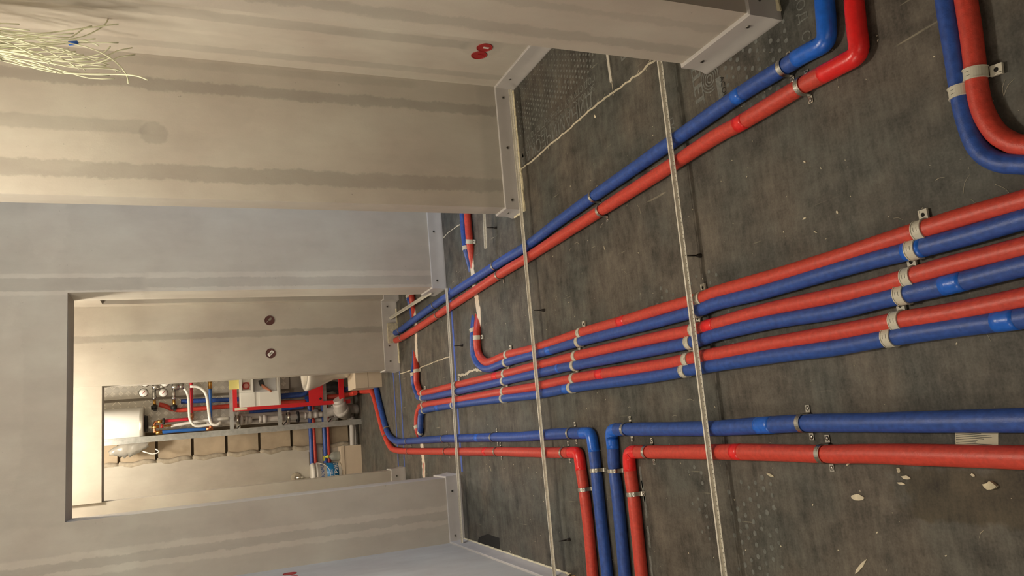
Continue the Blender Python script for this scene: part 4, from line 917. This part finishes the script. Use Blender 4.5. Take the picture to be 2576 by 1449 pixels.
# pressure reducers with gauges
for gx, lab2 in ((388, 'left'), (437, 'right')):
    nk0 = Vector((0.4986,7.62,1.8128)) if gx == 388 else Vector((0.4877,7.62,1.6528))
    up = 'upper' if gx == 388 else 'lower'
    t = empty('pressure_reducer', nk0, '%s nickel pressure reducer with a round gauge, on tread plate' % up, 'valve', 'pressure reducers on the tread plate')
    # in the room: body to the right of the neck, neck sideways, gauge above
    MB().tube(catmull([(-.055, 0, 0), (-.02, 0, 0), (.03, 0, .002)], .02), .017, 14, True).build('neck', M['chrome'], t)
    MB().lathe([(0, -.075), (.028, -.075), (.030, -.045), (.024, -.04), (.033, -.035), (.034, .01), (.026, .026), (0, .030)], (.062, 0, -.01), n=20).build('body', M['chrome'], t)
    MB().lathe([(.019, -.012), (.019, .012), (.015, .014)], (-.03, 0, 0), 'X', 6).build('hex_nut', M['chrome'], t)
    MB().cyl((-.11, 0, -.004), (-.055, 0, 0), .013, 12).build('elbow', M['brass'], t)
    MB().lathe([(0, -.02), (.026, -.02), (.028, .02), (0, .022)], (-.125, 0, 0), 'X', 14).build('black_valve', M['black'], t)
    MB().bar((-.15, -.02, .006), (-.15, -.02, -.02), .012, .03).build('valve_lever', M['black'], t)
    for (gx2, gz2) in ((.01, .085), (.10, .070)):
        MB().lathe([(0, -.010), (.038, -.010), (.040, -.008), (.040, .012), (0, .012)], (gx2, -.03, gz2), 'Y', 28).build('gauge_case', M['steel'], t)
        MB().lathe([(0, .0125), (.034, .0125), (.034, .0115), (0, .0115)], (gx2, -.0305, gz2), 'Y', 28).build('gauge_face', M['white'], t)
        MB().bar((gx2-.010, -.0445, gz2+.012), (gx2+.012, -.0445, gz2-.012), .003, .001, (0, 1, 0)).bar((gx2-.004, -.0445, gz2-.002), (gx2+.016, -.0445, gz2-.010), .003, .001, (0, 1, 0)).build('gauge_needle', M['redbox'], t)

def pipe(name, pts, r, m, label, cat='pipe', group=None, parts=()):
    o = MB().tube(catmull(pts, .02), r, 12).build(name, m, label=label, cat=cat)
    if group: o['group'] = group
    for (nme, a, b2, rr, mm) in parts: MB().cyl(a, b2, rr, 12).build(nme, mm, o)
    return o
GW = 'washroom supply pipes'
pipe('supply_pipe', [(0.3986,7.66,1.7761),(0.3885,7.66,1.737),(0.3596,7.66,1.6847),(0.3411,7.66,1.6288),(0.3368,7.66,1.5724),(0.3379,7.66,1.4448),(0.3405,7.66,1.1877),(0.3384,7.66,0.9589),(0.3397,7.66,0.6693),(0.3339,7.66,0.4839)], .021, M['red'], 'thick red insulated supply pipe across the tread plate', group=GW)
pipe('supply_pipe', [(0.4151,7.68,1.5949),(0.4115,7.68,1.4435),(0.4041,7.68,1.2376),(0.4002,7.68,1.027),(0.4063,7.68,0.7383),(0.4113,7.68,0.4782)], .021, M['blue'], 'thick blue insulated supply pipe across the tread plate', group=GW)
pipe('supply_pipe', [(0.2759,7.68,1.0056),(0.28,7.68,0.8153),(0.2822,7.68,0.5953),(0.2904,7.68,0.5018)], .020, M['blue'], 'short blue insulated pipe left of the red mounting frame', group=GW)
pipe('thin_supply_pipe', [(0.595,7.5,1.5047),(0.4701,7.5,1.5049),(0.2825,7.5,1.5061)], .014, M['hotp'], 'thin red pipe crossing sideways above the mounting frame', group=GW,
     parts=[('copper_elbow', (0.293,7.5,1.5059), (0.2505,7.5,1.5033), .016, M['copper'])])
pipe('thin_supply_pipe', [(0.2453,7.5,1.5263),(0.2443,7.5,1.6433),(0.2425,7.5,1.7493)], .014, M['hotp'], 'thin red pipe rising to the water heater valve', group=GW,
     parts=[('copper_elbow', (0.2497,7.5,1.4934), (0.2459,7.5,1.5328), .017, M['copper']), ('brass_fitting', (0.242,7.5,1.7429), (0.2419,7.5,1.7843), .015, M['brass'])])
pipe('thin_supply_pipe', [(0.5125,7.49,1.3462),(0.3515,7.49,1.3476),(0.1883,7.49,1.349)], .015, M['coldp'], 'thin blue pipe crossing sideways above the mounting frame', group=GW,
     parts=[('brass_fitting', (0.5954,7.49,1.348), (0.5017,7.49,1.3464), .018, M['brass']), ('copper_elbow', (0.1953,7.49,1.3489), (0.1315,7.49,1.3468), .017, M['copper'])])
pipe('thin_supply_pipe', [(0.1449,7.49,1.3797),(0.1498,7.49,1.5796),(0.1495,7.49,1.7561)], .015, M['coldp'], 'thin blue pipe rising to the water heater inlet', group=GW,
     parts=[('copper_elbow', (0.1451,7.49,1.3399), (0.1455,7.49,1.3864), .017, M['copper']), ('brass_fitting', (0.1487,7.49,1.7466), (0.1462,7.49,1.7973), .017, M['brass'])])
t = empty('safety_valve', (0.1986,7.5,1.8037), 'brass safety valve group under the water heater', 'valve')
o0 = Vector((0.1986,7.5,1.8037))
def lv(p): return tuple(Vector(p)-o0)
MB().tube(catmull([lv(q) for q in [(0.2414,7.5,1.7779),(0.2397,7.5,1.8002),(0.2129,7.5,1.8099),(0.1782,7.5,1.807),(0.1472,7.5,1.8072)]], .01), .012, 12).build('copper_bend', M['copper'], t)
MB().cyl(lv((0.197,7.49,1.8285)), lv((0.1991,7.49,1.7716)), .014, 12).build('valve_body', M['brass'], t)
MB().cyl(lv((0.2009,7.49,1.8537)), lv((0.1985,7.49,1.8254)), .013, 14, .010).build('white_cap', M['white'], t)
MB().cyl(lv((0.1992,7.47,1.7582)), lv((0.1991,7.47,1.7359)), .016, 14).build('red_cap', M['redbox'], t)
MB().cyl(lv((0.2679,7.47,1.7321)), lv((0.2129,7.47,1.7358)), .011, 10).build('black_lever', M['black'], t)
MB().cyl(lv((0.1996,7.5,1.7337)), lv((0.2,7.5,1.676)), .010, 12).build('brass_fitting', M['brass'], t)
pipe('white_hose', [(0.5306,7.44,1.5154),(0.5277,7.44,1.4695),(0.5109,7.44,1.4302),(0.4841,7.44,1.4009),(0.44,7.44,1.3801),(0.3684,7.44,1.3698),(0.2841,7.44,1.3624),(0.2262,7.44,1.3559),(0.1862,7.44,1.3401),(0.1723,7.44,1.3006),(0.1939,7.44,1.2635)], .0135, M['white'], 'white bent hose looping in front of the blue pipe', group='white hoses in the washroom')
pipe('white_hose', [(0.514,7.46,1.5647),(0.4953,7.46,1.5487),(0.4518,7.46,1.5329),(0.3809,7.46,1.5274),(0.293,7.46,1.5254),(0.24,7.46,1.5197),(0.1925,7.46,1.4943),(0.1747,7.46,1.4488),(0.1826,7.46,1.3331)], .012, M['white'], 'white bent hose looping behind the thin red pipe', group='white hoses in the washroom')
pipe('white_hose', [(0.1988,7.52,1.6765),(0.2038,7.52,1.6118),(0.2116,7.52,1.5367),(0.2184,7.52,1.4477),(0.2262,7.52,1.2805),(0.2265,7.52,1.1958)], .014, M['white'], 'straight white hose running down from the safety valve', group='white hoses in the washroom')

# waste pipes
def waste(pts, r, label, sockets=()):
    o = MB().tube(catmull(pts, .03), r, 18).build('waste_pipe', M['greyp'], label=label, cat='pipe', group='grey waste pipes behind the stud frame')
    for a, b2, rr in sockets: MB().cyl(a, b2, rr, 18).build('socket_ring', M['greyp'], o)
    return o
waste([(0.2004,7.58,1.3807),(0.2073,7.58,1.2452),(0.1997,7.58,1.1079),(0.1999,7.58,1.0663)], .034, 'upper grey waste pipe ending in ribbed couplings', [((0.2008,7.58,1.1217), (0.1989,7.58,1.0976), .040), ((0.1998,7.58,1.0871), (0.1984,7.58,1.0698), .044), ((0.1985,7.58,1.0489), (0.1971,7.58,1.0315), .040), ((0.1984,7.58,1.0245), (0.1974,7.58,0.9895), .028)])
waste([(0.1954,7.56,0.9278),(0.1934,7.56,0.8571),(0.1927,7.56,0.7572),(0.1937,7.56,0.6308),(0.1947,7.56,0.5026),(0.1972,7.56,0.3912),(0.1975,7.56,0.3463)], .026, 'middle grey waste pipe with white couplings', [((0.1954,7.56,0.9278), (0.1934,7.56,0.9031), .033), ((0.1944,7.56,0.8925), (0.1936,7.56,0.8607), .040), ((0.1927,7.56,0.7572), (0.1918,7.56,0.6997), .036), ((0.1959,7.56,0.5173), (0.1944,7.56,0.4989), .032), ((0.1961,7.56,0.473), (0.1981,7.56,0.4507), .036), ((0.1964,7.56,0.4285), (0.1972,7.56,0.3912), .031)])
waste([(0.185,7.7,1.2417),(0.1802,7.7,0.9606),(0.1753,7.7,0.6709),(0.1512,7.7,0.3728),(0.1512,7.7,0.1812)], .024, 'thin grey waste pipe behind, close to the post', [])
waste([(0.2345,7.68,1.137),(0.2333,7.68,0.889),(0.2284,7.68,0.6343),(0.2271,7.68,0.3725)], .028, 'grey waste pipe behind, close to the red mounting frame', [])
waste([(0.2038,7.58,0.3205),(0.2143,7.56,0.2703),(0.2242,7.54,0.2125),(0.2357,7.55,0.1569),(0.2308,7.6,0.0633),(0.2181,7.62,-0.014)], .045, 'large grey waste bend at the bottom of frame', [((0.2158,7.54,0.2508), (0.2248,7.54,0.2201), .056)])
waste([(0.1883,7.55,0.1363),(0.2106,7.46,0.1778),(0.255,7.4,0.2049),(0.2924,7.38,0.2177)], .062, 'widest grey waste elbow turning toward the toilet', [((0.2028,7.46,0.1744), (0.233,7.42,0.1987), .072), ((0.2811,7.39,0.2091), (0.3223,7.37,0.2255), .050)])
waste([(0.1629,7.6,0.0823),(0.1078,7.6,0.0657),(-0.0069,7.6,0.0678),(-0.1512,7.6,0.0713)], .025, 'level grey waste pipe running left behind the beige box', [((0.147,7.6,0.0753), (0.1158,7.6,0.0692), .034)])
waste([(0.0753,7.66,0.0249),(-0.0292,7.66,0.0225),(-0.1328,7.66,0.024)], .011, 'thin pale conduit beside the level waste pipe', [])
for px, lab3, s in ((Vector((0.2034,7.55,1.1197)), 'upper rubber-lined hanger clamp around the waste pipe', .046), (Vector((0.1921,7.53,0.6704)), 'lower rubber-lined hanger clamp around the waste pipe', .046), (Vector((0.1889,7.53,0.5836)), 'black strap round the waste pipe below the hanger clamp', .046)):
    t = empty('hanger_clamp', px, lab3, 'clamp', 'hanger clamps on the waste pipes')
    MB().lathe([(s, -.012), (s+.006, -.012), (s+.006, .012), (s, .012)], n=20).build('ring', M['black'] if 'strap' in lab3 else M['steel'], t)
    if 'strap' not in lab3:
        MB().lathe([(s-.004, -.015), (s+.002, -.015), (s+.002, .015), (s-.004, .015)], n=20).build('rubber_lining', M['black'], t)
        for q in (-1, 1): MB().box((q*(s+.004)-.012, -.012, -.012), (q*(s+.004)+.012, .004, .012)).build('bolt_lug', M['steel'], t)

# toilet mounting frame
t = empty('mounting_frame', (0.2947,7.42,0.1166), 'red steel mounting frame carrying the concealed cistern', 'frame')
o0 = Vector((0.2947,7.42,0.1166))
fa = lv((0.3022,7.42,1.161)); fb = lv((0.2966,7.42,0.1165))
MB().box((fb[0]-.018, -.018, -.01), (fb[0]+.018, .018, fa[2])).build('left_upright', M['frame'], t)
MB().box((fb[0]+.42, -.018, -.01), (fb[0]+.456, .018, fa[2])).build('right_upright', M['frame'], t)
MB().box((fb[0]+.018, -.0175, fa[2]-.036), (fb[0]+.42, .0175, fa[2]-.0005)).build('top_bar', M['frame'], t)
g0 = lv((0.3589,7.42,0.4925)); g1 = lv((0.3496,7.42,0.3608))
MB().box((fb[0]+.018, -.022, g1[2]), (fb[0]+.42, -.016, g0[2])).build('fixing_plate', M['frame'], t)
MB().lathe([(0, .0065), (.011, .0065), (.011, .004), (0, .004)], lv((0.3393,7.403,0.3859)), 'Y', 14).build('plate_hole', M['hole'], t)
h0 = lv((0.3395,7.42,0.2161)); h1 = lv((0.3363,7.42,0.1711))
MB().box((fb[0]-.01, -.07, h1[2]), (fb[0]+.40, -.03, h0[2])).build('lower_bar', M['frame'], t)
MB().box((fb[0]-.010, -.0205, lv((0.3003,7.42,1.0419))[2]), (fb[0]+.010, -.018, lv((0.3012,7.42,1.1475))[2])).build('label_sticker', M['paper'], t)
# cistern
t = empty('cistern', (0.3755,7.4,0.7454), 'white concealed cistern with a printed sticker, inside the red frame', 'cistern')
o0 = Vector((0.3755,7.4,0.7454))
c0 = lv((0.3092,7.38,0.7497)); c1_ = lv((0.3211,7.38,1.105))
zt, zb = c1_[2], c0[2]; xl = c0[0]; xr = xl+.36
bm_ = MB(); bm_.box((xl, -.03, zb), (xr, .09, zt)); bm_.box((xl+.004, -.036, zb+.015), (xr, -.03, zt-.17)); bm_.box((xl+.004, -.036, zt-.13), (xr, -.03, zt-.01)); bm_.build('tank_body', M['white'], t)
w0 = lv((0.4365,7.34,1.1075)); w1 = lv((0.5506,7.34,0.9888))
x0, x1, z1, z0 = w0[0], w0[0]+.16, w0[2], w1[2]
MB().box((x0, -.09, z0), (x0+.02, -.036, z1)).box((x1-.02, -.09, z0), (x1, -.036, z1)).box((x0+.02, -.09, z0), (x1-.02, -.036, z0+.02)).box((x0+.02, -.09, z1-.02), (x1-.02, -.036, z1)).build('button_housing', M['white'], t)
MB().box((x0+.02, -.05, z0+.02), (x1-.02, -.045, z1-.02)).build('housing_back', M['pailw'], t)
MB().box((x0+.028, -.053, z0+.03), (x0+.096, -.051, z1-.03)).build('pink_card', mat('pink_card', (.62, .30, .27), .6), t)
MB().lathe([(.022, 0), (.032, 0), (.032, .008), (.022, .008), (.022, 0)], (x0+.062, -.054, (z0+z1)/2), 'Y', 24).build('red_ring', M['redbox'], t)
s0 = lv((0.4368,7.36,0.9872)); s1 = lv((0.5398,7.36,0.7861))
MB().box((s0[0], -.040, s1[2]), (s0[0]+.20, -.038, s0[2])).build('sticker', M['grey2'], t)
hx = lambda p: (lv(p)[0], -.0415, lv(p)[2])
pp = [hx(q) for q in [(0.4333,7.36,0.8281),(0.453,7.36,0.8519),(0.4693,7.36,0.8792),(0.4851,7.36,0.8996),(0.5041,7.36,0.9128)]]
MB().tube(pp, .010, 6, True, [1.1, 1, 1.5, 1.7, .6]).build('printed_hand', M['skin'], t).scale = (1, 1, 1)
MB().bar(hx((0.5445,7.36,0.922)), hx((0.4928,7.36,0.9063)), .042, .001, (0, 1, 0)).build('printed_button', M['ink'], t)
pass
MB().box((lv((0.4756,7.36,1.1931))[0], -.06, lv((0.47,7.36,1.109))[2]), (lv((0.4756,7.36,1.1931))[0]+.12, .0, lv((0.4756,7.36,1.1931))[2])).build('yellow_foam', M['yellow'], t)

# supply pipes bending down beside the frame
pipe('supply_pipe', [(0.3902,7.66,0.7408),(0.394,7.64,0.5958),(0.3977,7.6,0.5189),(0.4227,7.55,0.4873),(0.4757,7.5,0.4844),(0.5214,7.5,0.4899)], .019, M['blue'], 'blue insulated pipe bending up behind the toilet rim', group=GW)
pipe('supply_pipe', [(-0.2725,7.672,0.4511),(-0.0853,7.672,0.4508),(0.0657,7.672,0.452),(0.2174,7.672,0.4495),(0.3244,7.66,0.458),(0.3689,7.6,0.4866)], .020, M['blue'], 'upper blue pipe running level along the left wall panel', group=GW)
pipe('supply_pipe', [(-0.2685,7.672,0.4174),(-0.0881,7.672,0.421),(0.0631,7.672,0.4221),(0.2154,7.672,0.4233),(0.3698,7.7,0.4167)], .017, M['red'], 'upper red pipe running level along the left wall panel', group=GW)
pipe('supply_pipe', [(-0.2859,7.672,0.3207),(-0.0975,7.672,0.3197),(0.0544,7.672,0.3205),(0.2078,7.672,0.3251),(0.3615,7.66,0.3316),(0.4537,7.6,0.329)], .020, M['blue'], 'lower blue pipe running level along the left wall panel', group=GW)
pipe('supply_pipe', [(-0.274,7.672,0.2899),(-0.1004,7.672,0.2895),(0.0518,7.672,0.2902),(0.2051,7.672,0.2909),(0.3612,7.7,0.2949)], .017, M['red'], 'lower red pipe running level along the left wall panel', group=GW)
pipe('supply_pipe', [(0.3627,7.2,0.0983),(0.3635,7.45,0.0999),(0.3663,7.6,0.1185),(0.3631,7.7,0.2099),(0.3679,7.74,0.3577)], .024, M['red'], 'red insulated pipe climbing behind the beige box', group=GW)
pipe('supply_pipe', [(0.4818,7.2,0.0474),(0.4383,7.45,0.077),(0.4199,7.6,0.1081),(0.415,7.7,0.1686)], .022, M['blue'], 'blue insulated pipe climbing behind the beige box', group=GW)
pipe('rubber_hose', [(0.4422,7.6,0.3295),(0.452,7.56,0.2859),(0.4558,7.55,0.2379),(0.4414,7.55,0.1928),(0.413,7.56,0.1618)], .05, M['black'], 'fat black rubber elbow behind the lower red bar', cat='hose')

# beige box on the right with a toilet bowl on it
bx = empty('cardboard_box', (.364, 6.50, 0), 'beige cardboard box standing just right inside the second doorway', 'box')
MB().box((0, 0, .0), (.62, .34, .226)).build('carton', M['card'], bx)
MB().box((0.002, -.0008, .0), (.61, -.0002, .0)).build('seam_line', M['joint'], bx)
MB().box((.0, -.0012, .118), (.62, .0, .1205)).build('flap_edge', M['joint'], bx)
tc = (0.4772,6.8,0.4898)
t = empty('toilet_bowl', (tc[0]+.10, 6.78, .228), 'white ceramic toilet bowl standing on the beige box', 'toilet')
def oval(prof, n=36):
    mb = MB(); vs = []
    for (a, b3, z, dy) in prof:
        for k in range(n):
            q = 2*PI*k/n; y = math.sin(q)*b3+dy
            vs.append((math.cos(q)*a, y, z))
    fs = [(i*n+k, i*n+(k+1)%n, (i+1)*n+(k+1)%n, (i+1)*n+k) for i in range(len(prof)-1) for k in range(n)]
    return mb.add(vs, fs, True)
zr = (0.459,6.78,0.6074)[2]-.228
oval([(.001, .001, 0, .03), (.10, .16, 0, .03), (.105, .165, .04, .03), (.11, .17, zr*.35, .02), (.16, .215, zr*.65, .0), (.185, .25, zr*.85, -.01), (.195, .27, zr*.93, -.01), (.195, .27, zr-.006, -.01), (.188, .262, zr, -.01), (.150, .215, zr, -.01), (.140, .205, zr-.02, -.01), (.10, .14, zr*.5, 0), (.001, .001, zr*.4, 0)]).build('bowl', M['ceram'], t)
# box on the left with bucket and bottle
b0 = (-0.1214,7.54,-0.0149); b1_ = (-0.3909,7.54,-0.0004)
bx = empty('cardboard_box', (b0[0], 7.54, 0), 'pale box against the left washroom wall, under the pail', 'box')
MB().box((b1_[0]-b0[0]-.12, 0, 0), (0, .16, .192)).build('carton', M['card'], bx)
MB().box((b1_[0]-b0[0]-.12, -.006, .165), (.004, .0, .196)).build('lid_edge', M['card'], bx)
pc = (-0.3647,7.6,0.1927)
t = empty('pail', (pc[0], 7.62, .196), 'white and blue plastic plaster-primer pail standing on the pale box', 'pail')
HP = (-0.3247,7.62,0.4716)[2]-.196; RR = .105
MB().lathe([(0, 0), (RR*.88, 0), (RR*.9, .004), (RR*1.0, HP*.78), (RR*1.04, HP*.80), (RR*1.04, HP*.84), (RR*1.0, HP*.86), (RR*1.0, HP*.88)], n=32).build('body', M['pailw'], t)
MB().lathe([(RR*1.0, HP*.88), (RR*1.07, HP*.88), (RR*1.08, HP*.95), (RR*1.02, HP*1.0), (0, HP*1.0)], n=32).build('lid', M['pailw'], t)
MB().lathe([(RR*.905, HP*.08), (RR*.908, HP*.08), (RR*.975, HP*.50), (RR*.972, HP*.50)], n=32).build('blue_label', M['pailb'], t)
def wrap_text(s, size, z, a0, rad, m, name):
    cu = bpy.data.curves.new('t', 'FONT'); cu.body = s; cu.size = size; o = bpy.data.objects.new('t', cu); COL.objects.link(o)
    bpy.context.view_layer.update(); me = bpy.data.meshes.new_from_object(o.evaluated_get(bpy.context.evaluated_depsgraph_get())); bpy.data.objects.remove(o)
    for v in me.vertices:
        a = a0+v.co.x/rad; v.co = Vector((math.cos(a)*rad, math.sin(a)*rad, z+v.co.y))
    me.name = name; me.materials.clear(); return link(name, me, m, t)
wrap_text('KNAUF', .043, HP*.60, -PI/2-.20, RR*1.004, M['inkb'], 'brand_lettering')
wrap_text('ГРУНД', .044, HP*.14, -PI/2-.25, RR*.955, M['white'], 'label_lettering')
wrap_text('ГЛУБ', .026, HP*.31, -PI/2-.22, RR*.972, M['white'], 'label_lettering')
MB().tube(catmull([(RR*1.05*math.cos(a), RR*1.05*math.sin(a)*1.0-.004, HP*.82-HP*.42*math.sin((a+PI)/PI*PI)) for a in [(-PI+i*PI/10) for i in range(11)]], .02), .0025, 6).build('handle', M['white'], t)
sb = (-0.2082,7.6,0.1851)
t = empty('spray_bottle', (sb[0], 7.63, .196), 'clear plastic bottle with a yellow-green cap beside the pail', 'bottle')
MB().lathe([(0, 0), (.040, 0), (.043, .008), (.043, .055), (.036, .075), (.014, .095), (.013, .105)], n=24).build('bottle_body', M['clear'], t)
MB().lathe([(.014, .10), (.017, .104), (.017, .122), (.006, .126), (.005, .145), (0, .146)], n=16).build('cap', M['lime'], t)
MB().box((-.035, -.006, .142), (.012, .006, .152)).build('trigger', M['lime'], t)
# crumpled clear bag jammed behind the post
g = empty('plastic_bag', (0.0272,7.5,2.0228), 'crumpled clear plastic bag caught beside the zinc post near top', 'bag')
rb = random.Random(5); vs = []; nn = 14; mm2 = 9
for i in range(nn):
    for j in range(mm2):
        a = 2*PI*j/mm2; q = i/(nn-1); rr = (.02+.055*math.sin(q*PI)**.7)*rb.uniform(.55, 1.15)
        vs.append((rr*math.cos(a)-.02+.05*q, rr*.55*math.sin(a)+.03, .14-.30*q+rb.uniform(-.01, .01)))
MB().add(vs, [(i*mm2+j, i*mm2+(j+1)%mm2, (i+1)*mm2+(j+1)%mm2, (i+1)*mm2+j) for i in range(nn-1) for j in range(mm2)], True).build('film', mat('bag_film', (.62, .60, .54), .3, trans=.6), g)
MB().tube(catmull([(-.03, .02, -.12), (-.06, .02, -.20), (-.045, .02, -.25), (-.02, .02, -.22)], .02), .006, 6).build('twist', M['white'], g)
# pipe stub in the left panel
t = empty('wall_stub', (-0.3758,7.69,0.6005), 'small rusty pipe stub sticking out of the left wall panel', 'pipe')
MB().cyl((0, .01, 0), (0, -.035, 0), .016, 12).build('stub', M['steel'], t)
MB().cyl((0, -.035, 0), (.0, -.035, -.06), .011, 10).build('bent_end', M['steel'], t)
MB().lathe([(.018, 0), (.05, 0), (.045, .004), (.018, .004)], (0, 0, 0), 'Y', 14).build('mortar_collar', M['mortar'], t)

# black recess where pipes enter the left panel and beside the waste pipe
for qa, qb in (((-0.1476,7.7,0.4682), (-0.2708,7.7,0.4733)), ((-0.1335,7.7,0.3398), (-0.2838,7.7,0.3464))):
    MB().box((min(qa[0], qb[0]), 7.697, qa[2]-.012), (max(qa[0], qb[0]), 7.702, qa[2]+.006)).build('chased_slot', M['joint'], BW)

# ceiling lamp bodies above the frame; front and left room ones added for the fills
for n_, p_ in (('hall', (0.32, 2.52)), ('inner hall', (.1, 5.25)), ('washroom', (0.0, 6.75)), ('added for fill, front room', (-.4, -1.7)), ('added for fill, left room', (-2.5, 1.3))):
    t = empty('bare_bulb', (p_[0], p_[1], CH), 'bare bulb lampholder, %s ceiling' % n_, 'lamp', 'ceiling lampholders')
    MB().lathe([(.0, 0), (.035, 0), (.03, -.03), (.018, -.08), (0, -.082)], n=16).build('lampholder', M['pvc'], t)
bpy.context.view_layer.update()
